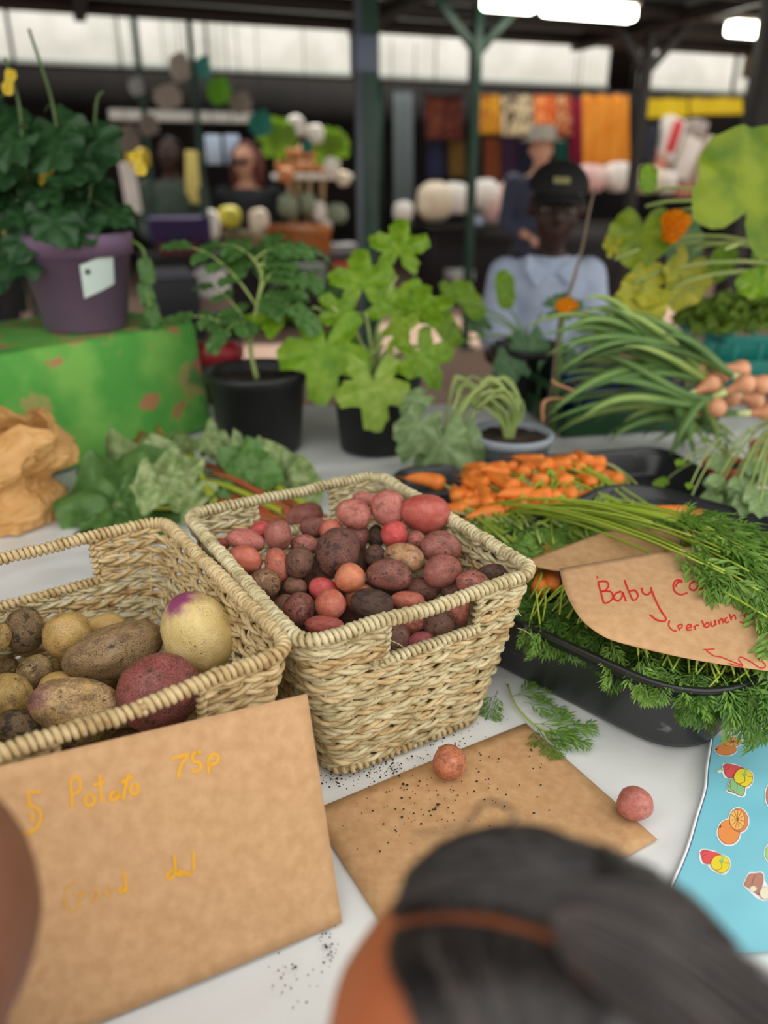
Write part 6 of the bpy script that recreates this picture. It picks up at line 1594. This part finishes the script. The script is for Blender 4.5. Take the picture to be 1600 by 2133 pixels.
MB().box((cc.x, cc.y, cz/2-.01), ((pb-pa).length-.1, .6, cz-.04), rotS).build('front', plain('counter_dark', (36, 32, 34), .8), tabR)
for (x, y, w, h, m, lab) in ((905, 420, 70, 76, M_cr, 'cream wrapped bundle at the left end of the cloth counter'), (950, 415, 62, 66, M_wh, 'white wrapped bundle second from the left on the cloth counter'), (1008, 405, 58, 60, M_wh, 'white bundle right of the slim post'), (1030, 430, 60, 70, M_pk, 'pink and white bundle left of the man in the cap'), (1062, 420, 60, 80, M_pk, 'pink bundle just beside the man in the cap'), (1055, 462, 50, 50, M_pk, 'pink bundle low beside the man in the cap'),
                         (1230, 372, 66, 54, M_pk, 'pink white bundle right of the cap under the orange cloth'), (1285, 368, 60, 56, M_wh, 'white bundle under the orange cloth beside the post'), (1345, 375, 70, 52, M_cr, 'cream bundle right of the dark post'), (1385, 380, 46, 46, M_wh, 'white bundle near the squash leaf'), (840, 440, 40, 42, M_wh, 'white round bundle beside the thick post'), (990, 465, 34, 34, plain('pale_blue_goods', (186, 204, 224), .6), 'pale blue round item beside the slim post')):
    sack(x, y, w, h, m, lab, group='wrapped bundles on the cloth counter')
def wire(on, x, y, off):
    p = fpx(x, y, off); o = bpy.data.objects[on]; w_ = MB().tube([p-o.location, Vector((p.x, p.y, 3.33 if off > 0 else 3.2))-o.location], .006, 5).build('wire', M_beam, None); w_.parent = o
def slab(x, y, w, h, dpt, m, label, off=-.6, roll=0, name='box', cat='box', group=None):
    p = fpx(x, y, off); k = depth(p)/FPX; o = MB().box(p, (w*k, dpt, h*k), rotS @ Matrix.Rotation(R(roll), 3, 'Y'), .01).build(name, m, off=p); return tag(o, label, cat, group)
slab(1480, 340, 66, 92, .25, M_cr, 'tilted cream box at the right stall above the huge leaf', roll=10)
slab(1392, 290, 44, 80, .2, M_wh, 'tilted white box under the yellow canopy', roll=16); slab(1400, 285, 12, 60, .22, plain('red_stripe_goods', (206, 60, 66), .6), 'red box wedged behind the tilted white box', roll=14, off=-.7)
slab(1425, 330, 40, 80, .2, M_wh, 'second tilted white box left of the cream one', roll=18); slab(1450, 268, 34, 30, .2, plain('grey_goods', (176, 166, 160), .7), 'grey box highest under the yellow canopy', roll=12)
slab(1370, 340, 30, 40, .2, plain('salmon_goods', (206, 140, 116), .7), 'salmon box beside the dark post', roll=6); slab(1350, 300, 26, 70, .2, plain('black_goods', (36, 40, 52), .7), 'dark upright box beside the dark post', roll=4)
slab(1420, 395, 40, 26, .15, plain('salmon_goods', (206, 140, 116), .7), 'salmon package low under the white boxes')
slab(1590, 130, 90, 60, .1, plain('hall_sign', (72, 60, 24), .7), 'dark ochre board hanging at the right edge', off=-1.5, name='board', cat='board')
# ---- goods of the left-hand stall
M_tim = duo('pale_timber', (190, 156, 112), (206, 174, 130), 4, rough=.7)
def bar(x0, y0, x1, y1, w, m, par, name, off): 
    a, b = fpx(x0, y0, off), fpx(x1, y1, off); MB().tube([a, b], w, 6).build(name, m, par)
rk = thing('display_rack', 'pale timber display rack with white shelf left of the thick post', 'rack', fpx(640, 460, -1.2))
for x0, x1 in ((600, 606), (676, 668), (628, 616), (650, 640)): bar(x0, 300, x1, 465, .03, M_tim, rk, 'timber_upright', -1.2)
for y_ in (318, 345): bar(575, y_, 690, y_+2, .05, duo('orange_packs', (196, 120, 70), (216, 150, 100), 12), rk, 'timber_rail', -1.2)
pa, pb = fpx(572, 366, -1.2), fpx(726, 370, -1.2); MB().box((pa+pb)/2, ((pb-pa).length, .35, .06), rotS, .01).build('shelf', M_wh, rk)
for i, (x, y, w, h, m, lab) in enumerate(((616, 262, 34, 40, M_wh, 'white tub on top of the timber rack, left'), (655, 280, 40, 36, M_wh, 'white tub on top of the timber rack, right'), (690, 345, 36, 34, M_wh, 'white jar at the right end of the rack shelf'), (715, 372, 26, 30, M_cr, 'cream jar nearest the thick post'), (600, 430, 40, 50, duo('jar_green', (120, 134, 110), (150, 160, 136), 9), 'grey green jar low on the rack, left'), (640, 425, 36, 44, duo('jar_green', (120, 134, 110), (150, 160, 136), 9), 'grey green jar low on the rack, centre'), (664, 440, 30, 40, M_wh, 'white jar low on the rack by the thick post'), (700, 445, 44, 40, duo('jar_green', (120, 134, 110), (150, 160, 136), 9), 'grey green jar low on the rack, right'), (676, 470, 30, 28, M_wh, 'small white pot at the end of the orange crate'), (595, 365, 34, 30, duo('orange_packs', (196, 120, 70), (216, 150, 100), 12), 'orange pack at the left end of the rack shelf'))):
    sack(x, y, w, h, m, lab, off=-1.4, cat='jar', name='jar', group='jars on the timber rack')
for (x, y, lab) in ((578, 290, 'green leafy bunch left of the white tubs'), (688, 310, 'green leafy bunch right of the white tubs')):
    p = fpx(x, y, -1.4); t = thing('leaf_bunch', lab, 'plant', p)
    for k in range(9): a = k*2.4; put_leaf(t, 'herb', p, Vector((math.cos(a), -.3, math.sin(a)+.4)), Vector((0, -1, .3)), .22)
cn = thing('stall_counter', 'dark low counter of the left stall behind the potted tomato', 'counter', fpx(520, 560, -1.5)); pa, pb = fpx(290, 520, -1.5), fpx(745, 535, -1.5); c = (pa+pb)/2
MB().box((c.x, c.y, c.z), ((pb-pa).length, .9, .06), rotS).build('top', plain('counter_green_dark', (24, 34, 28), .6), cn); MB().box((c.x, c.y, c.z/2), ((pb-pa).length-.1, .8, c.z-.06), rotS).build('front', plain('counter_dark', (36, 32, 34), .8), cn)
def tray_crate(x, y, w, h, m, label, off=-1.9):
    p = fpx(x, y, off); k = depth(p)/FPX; W_, H_ = w*k, h*k; t = thing('wooden_crate', label, 'crate', p-Vector((0, 0, H_/2)))
    for sg in (-1, 1): MB().box(p+en*sg*.2, (W_, .02, H_), rotS).build('side_board', m, t); MB().box(p+ed*sg*W_/2, (.02, .4, H_), rotS).build('end_board', m, t)
    MB().box(p-Vector((0, 0, H_/2-.01)), (W_, .4, .02), rotS).build('base_board', m, t)
tray_crate(615, 498, 128, 56, duo('orange_timber', (140, 78, 26), (158, 92, 36), 5), 'orange brown wooden crate on the left stall counter')
tray_crate(510, 505, 70, 44, duo('dull_timber', (104, 90, 62), (122, 106, 76), 5), 'dull brown crate left of the orange brown one')
slab(700, 518, 90, 20, .4, plain('steel_tray', (112, 112, 114), .4), 'grey steel tray right of the orange brown crate', off=-1.9, name='metal_tray', cat='tray')
slab(372, 476, 118, 44, .5, plain('purple_cloth', (46, 32, 76), .8), 'purple cloth covered box at the left end of the counter', off=-1.8); slab(370, 515, 80, 26, .4, plain('maroon_box', (84, 38, 50), .8), 'maroon box under the purple covered one', off=-1.9)
sack(478, 452, 46, 42, plain('yellow_goods', (206, 196, 70), .6), 'yellow round squash on the left stall counter', off=-1.8, cat='squash', name='squash')
sack(540, 462, 40, 52, M_cr, 'cream bag on the left stall held by the woman', off=-1.9, cat='bag', name='bag'); sack(440, 470, 36, 60, M_wh, 'white bag at the left of the yellow squash', off=-1.9, cat='bag', name='bag')
slab(272, 392, 30, 98, .12, M_wh, 'tall white panel left of the green jacket', off=-1.4, roll=-3, name='panel', cat='panel'); sack(288, 330, 50, 40, plain('yellow_flowers', (206, 178, 40), .7), 'yellow flower bunch above the tall white panel', off=-1.4, cat='flowers', name='flower_bunch')
slab(405, 370, 36, 100, .1, plain('pale_yellow', (222, 204, 120), .7), 'tall pale yellow cloth behind the two shoppers', off=-.9, roll=6, name='banner', cat='banner'); wire('banner', 405, 325, -.9)
slab(445, 312, 32, 56, .05, plain('pale_blue_board', (188, 206, 232), .6), 'pale blue board left of its twin above the woman', off=-.6, name='board', cat='board'); wire('board.001', 445, 300, -.6); slab(484, 312, 30, 56, .05, plain('pale_blue_board', (188, 206, 232), .6), 'pale blue board right of its twin above the woman', off=-.6, name='board', cat='board'); wire('board.002', 484, 300, -.6)
slab(395, 243, 320, 20, .12, M_lampb, 'long white lamp bar under the opposite roof at the left', off=.6, name='lamp_bar', cat='lamp'); wire('lamp_bar', 395, 243, .6)
sack(440, 592, 72, 72, plain('white_jug', (236, 234, 228), .5), 'white plastic sack on the ground by the dark crates', off=-4.2, cat='sack', name='sack')
slab(440, 640, 76, 46, .3, plain('pink_box', (150, 124, 116), .8), 'dull pink carton below the white sack', off=-4.2)
slab(365, 620, 90, 90, .35, plain('black_crate', (30, 34, 40), .5), 'dark crate behind the left black pot', off=-4.6, name='crate', cat='crate'); slab(360, 573, 70, 24, .3, plain('grey_lid', (90, 94, 104), .5), 'grey lidded box on the dark crate', off=-4.6)
slab(708, 566, 26, 40, .2, plain('red_pack', (176, 44, 36), .5), 'red packet beside the thick post foot', off=-3.2, name='packet', cat='packet'); slab(732, 566, 26, 40, .2, plain('amber_pack', (226, 166, 80), .5), 'amber packet beside the thick post', off=-3.2, name='packet', cat='packet')
slab(620, 575, 110, 50, .3, duo('grey_green_box', (96, 112, 102), (112, 126, 116), 6), 'grey green box under the left counter', off=-2.2); slab(955, 572, 50, 20, .3, plain('grey_pack', (170, 172, 172), .6), 'pale grey packet on the ground beyond the slim post', off=-1.2, name='packet', cat='packet')
a_, b_ = fpx(-300, 150, -1.6), fpx(780, 150, -1.6); a_.z = b_.z = 2.95
o = MB().tube([a_, b_], .012, 6).build('cable', M_beam, off=(a_+b_)/2); tag(o, 'dark cable carrying the hanging leaf shapes', 'cable')
def bench(x0, x1, y, off, label):
    a, b = fpx(x0, y, off), fpx(x1, y, off); c = (a+b)/2; c.z = min(a.z, b.z); t = thing('bench', label, 'bench', (c.x, c.y, 0)); L_ = (b-a).length
    MB().box((c.x, c.y, c.z-.02), (L_, .45, .04), rotS).build('top', M_beam, t)
    for sx in (-1, 1):
        for sy in (-1, 1): q = c+ed*sx*(L_/2-.04)+en*sy*.18; MB().box((q.x, q.y, (c.z-.04)/2), (.05, .05, max(.02, c.z-.04)), rotS).build('leg', M_beam, t)
bench(385, 495, 664, -4.2, 'low dark bench under the pink carton'); bench(300, 425, 668, -4.6, 'low dark bench under the dark crate'); bench(690, 750, 587, -3.2, 'small dark bench under the red and amber packets')
# hanging leaf shapes on strings
for i, (x, y, w, h, colr, lab) in enumerate(((375, 140, 46, 60, (150, 142, 132), 'beige hanging leaf shape at the top over the white fascia'), (424, 142, 34, 50, (52, 122, 112), 'teal hanging leaf shape beside the top beige one'), (350, 202, 60, 52, (150, 142, 132), 'broad beige hanging leaf shape below the top one'), (457, 190, 52, 58, (86, 150, 24), 'bright green hanging leaf shape'), (502, 215, 50, 46, (124, 116, 106), 'beige hanging leaf shape right of the bright green one'), (543, 258, 52, 54, (30, 112, 100), 'large teal hanging leaf shape lowest at the right'), (265, 290, 56, 60, (120, 112, 104), 'grey beige hanging leaf shape left, over the yellow flowers'), (310, 262, 44, 44, (120, 112, 104), 'small grey hanging leaf shape beside the lamp bar'), (285, 180, 34, 40, (140, 144, 144), 'pale grey hanging leaf shape above the lamp bar'), (640, 305, 26, 30, (24, 100, 94), 'small teal hanging leaf shape before the timber rack'))):
    p = fpx(x, y, -1.6); k = depth(p)/FPX; t = thing('hanging_leaf', lab, 'decoration', p, 'hanging leaf shapes'); mb = MB(); n = 8; pts = []
    for j in range(n): a = 2*math.pi*j/n+.3; pts.append(p+ed*(math.cos(a)*w*k/2)+Vector((0, 0, math.sin(a)*h*k/2*(1.1 if j % 2 else .85)))+en*(.03*math.cos(2*a)))
    mb.add([p-en*.03]+pts, [(0, 1+j, 1+(j+1) % n) for j in range(n)]); mod_thick(mb.build('leaf_blade', plain('felt_%d_%d' % colr[:2], colr, .8), t, smooth=False), .01, 0)
    MB().tube([p+Vector((0, 0, h*k*.4)), Vector((p.x, p.y, 2.95))], .004, 4).build('string', M_beam, t)
# market people: simple full figures
def shopper(x, y_head, off, hr, label, skin, top, hair, face=Vector((0, -1, 0)), arms_=None, hat=None, glasses=False):
    c = fpx(x, y_head, off); k = depth(c)/FPX; s = hr*k/.10; r_ = thing('person', label, 'person', (c.x, c.y, 0))
    hp, (Pq, rq) = head_parts(c, face, (0, 0, 1), s); ax = face.cross(Vector((0, 0, 1))).normalized(); sh = c-Vector((0, 0, .215*s))
    ar = [(sh+ax*.18*s, sh+ax*.22*s-Vector((0, 0, .27*s)), sh+ax*.10*s+face*.2*s-Vector((0, 0, .33*s))), (sh-ax*.18*s, sh-ax*.22*s-Vector((0, 0, .27*s)), sh-ax*.10*s+face*.2*s-Vector((0, 0, .33*s)))]
    hips = Vector((c.x, c.y, max(.5, sh.z-.5*s))); b = person_body(hips, sh, c-Vector((0, 0, .1*s)), s, ar)
    for sg in (1, -1): h = hips+ax*.09*sg*s; b += [('c', h, (h.x, h.y, h.z*.5), .08*s, .06*s), ('c', (h.x, h.y, h.z*.5), (h.x, h.y, .07), .055*s, .04*s), ('b', Vector((h.x, h.y, .045))+face*.06, (.06, .11, .045))]
    for a, e, w_ in ar: b += hand_parts(w_, w_-e, Vector((0, 0, -1)), s)
    blob('body', hp+b, skin, r_, .016*s, 3); eyes(Pq, rq, r_, s)
    tp = [('b', sh-Vector((0, 0, .07*s)), (.195*s, .13*s, .14*s), rq), ('c', sh-Vector((0, 0, .15*s)), hips, .155*s, .165*s)]
    for a, e, w_ in ar: tp += [('c', a, e, .072*s, .06*s), ('c', e, e.lerp(w_, .7), .058*s, .048*s)]
    blob('jacket', tp, top, r_, .016*s, 4); blob('trousers', [('c', hips+Vector((0, 0, .02)), hips-Vector((0, 0, .1)), .17*s, .17*s)]+[('c', hips+ax*.09*sg*s, (hips.x+ax.x*.09*sg, hips.y+ax.y*.09*sg, .12), .1*s, .065*s) for sg in (1, -1)], plain('dark_trousers', (34, 34, 40), .8), r_, .018*s, 4)
    hm = MB(); rr, ff, uu = rq.col[0], rq.col[1], rq.col[2]
    hm.grid(lambda u, v: c+(rr*math.sin(-1.5+3*v)*.082+ff*(-.014+math.cos(1.0+2.3*u)*math.cos(-1.5+3*v)*.101)+uu*(.024+math.sin(1.0+2.3*u)*math.cos(-1.5+3*v)*.096))*s, 20, 16); hm.build('hair', hair, r_)
    if glasses:
        MB().box(c+(ff*.092+uu*.004)*s, (.125*s, .02*s, .034*s), rq, .006).build('sunglasses', plain('dark_glass', (18, 16, 18), .2), r_)
        for sg in (-1, 1): MB().tube([c+(rr*sg*.07+uu*.06-ff*.01)*s, c+(rr*sg*.088-uu*.02-ff*.01)*s, c+(rr*sg*.09-uu*.11+ff*.005)*s, c+(rr*sg*.08-uu*.2+ff*.02)*s], [.03*s, .034*s, .03*s, .015*s], 8).build('hair_lock', hair, r_)
    if hat is not None:
        h_ = MB(); h_.lathe(c+Vector((0, 0, .06*s)), [(.15*s, -.005*s), (.155*s, 0), (.1*s, .012*s), (.092*s, .07*s), (.07*s, .095*s), (.01, .1*s)], 24, True); h_.build('hat', hat, r_)
    return r_
shopper(352, 322, -.75, 30, 'shopper in a dark green jacket before the left stall', M_skinM, duo('jacket_green', (52, 66, 56), (64, 78, 66), 6, rough=.8), M_hair)
shopper(512, 335, -.75, 32, 'woman in black with dark glasses at the left stall', M_skinP, plain('black_jacket', (30, 30, 34), .8), duo('brown_hair', (84, 40, 34), (104, 54, 44), 8), Vector((-.3, -1, -.1)).normalized(), glasses=True)
shopper(1128, 312, -2.6, 30, 'older person in pale hat and navy top behind the man in the cap', M_skinP, plain('navy_top', (52, 56, 78), .8), plain('grey_hair', (150, 146, 142), .7), hat=plain('pale_hat', (186, 180, 170), .8))
shopper(1576, 322, -2.4, 22, 'person in a white top at the right edge of the market', M_skinP, plain('white_top', (226, 226, 226), .8), plain('grey_hair', (150, 146, 142), .7), Vector((-.6, -.8, 0)).normalized())
shopper(-60, 330, -1.5, 30, 'shopper half hidden by the climbing plant at the left edge', M_skinP, plain('pale_top', (196, 190, 186), .8), M_hair)

# potatoes buried so deep that nothing of them can be seen are left out
dg = bpy.context.evaluated_depsgraph_get(); dg.update(); rv = random.Random(1)
for ob in FILL:
    seen = False
    for k in range(60):
        d = Vector((rv.gauss(0, 1), rv.gauss(0, 1), rv.gauss(0, 1))).normalized()
        p = ob.matrix_world @ d
        v = (p-CAM); hit_, loc, nrm, idx, hob, mw = SC.ray_cast(dg, CAM+v.normalized()*.5, v.normalized(), distance=v.length)
        if hit_ and hob.name == ob.name: seen = True; break
    if not seen: bpy.data.objects.remove(ob)
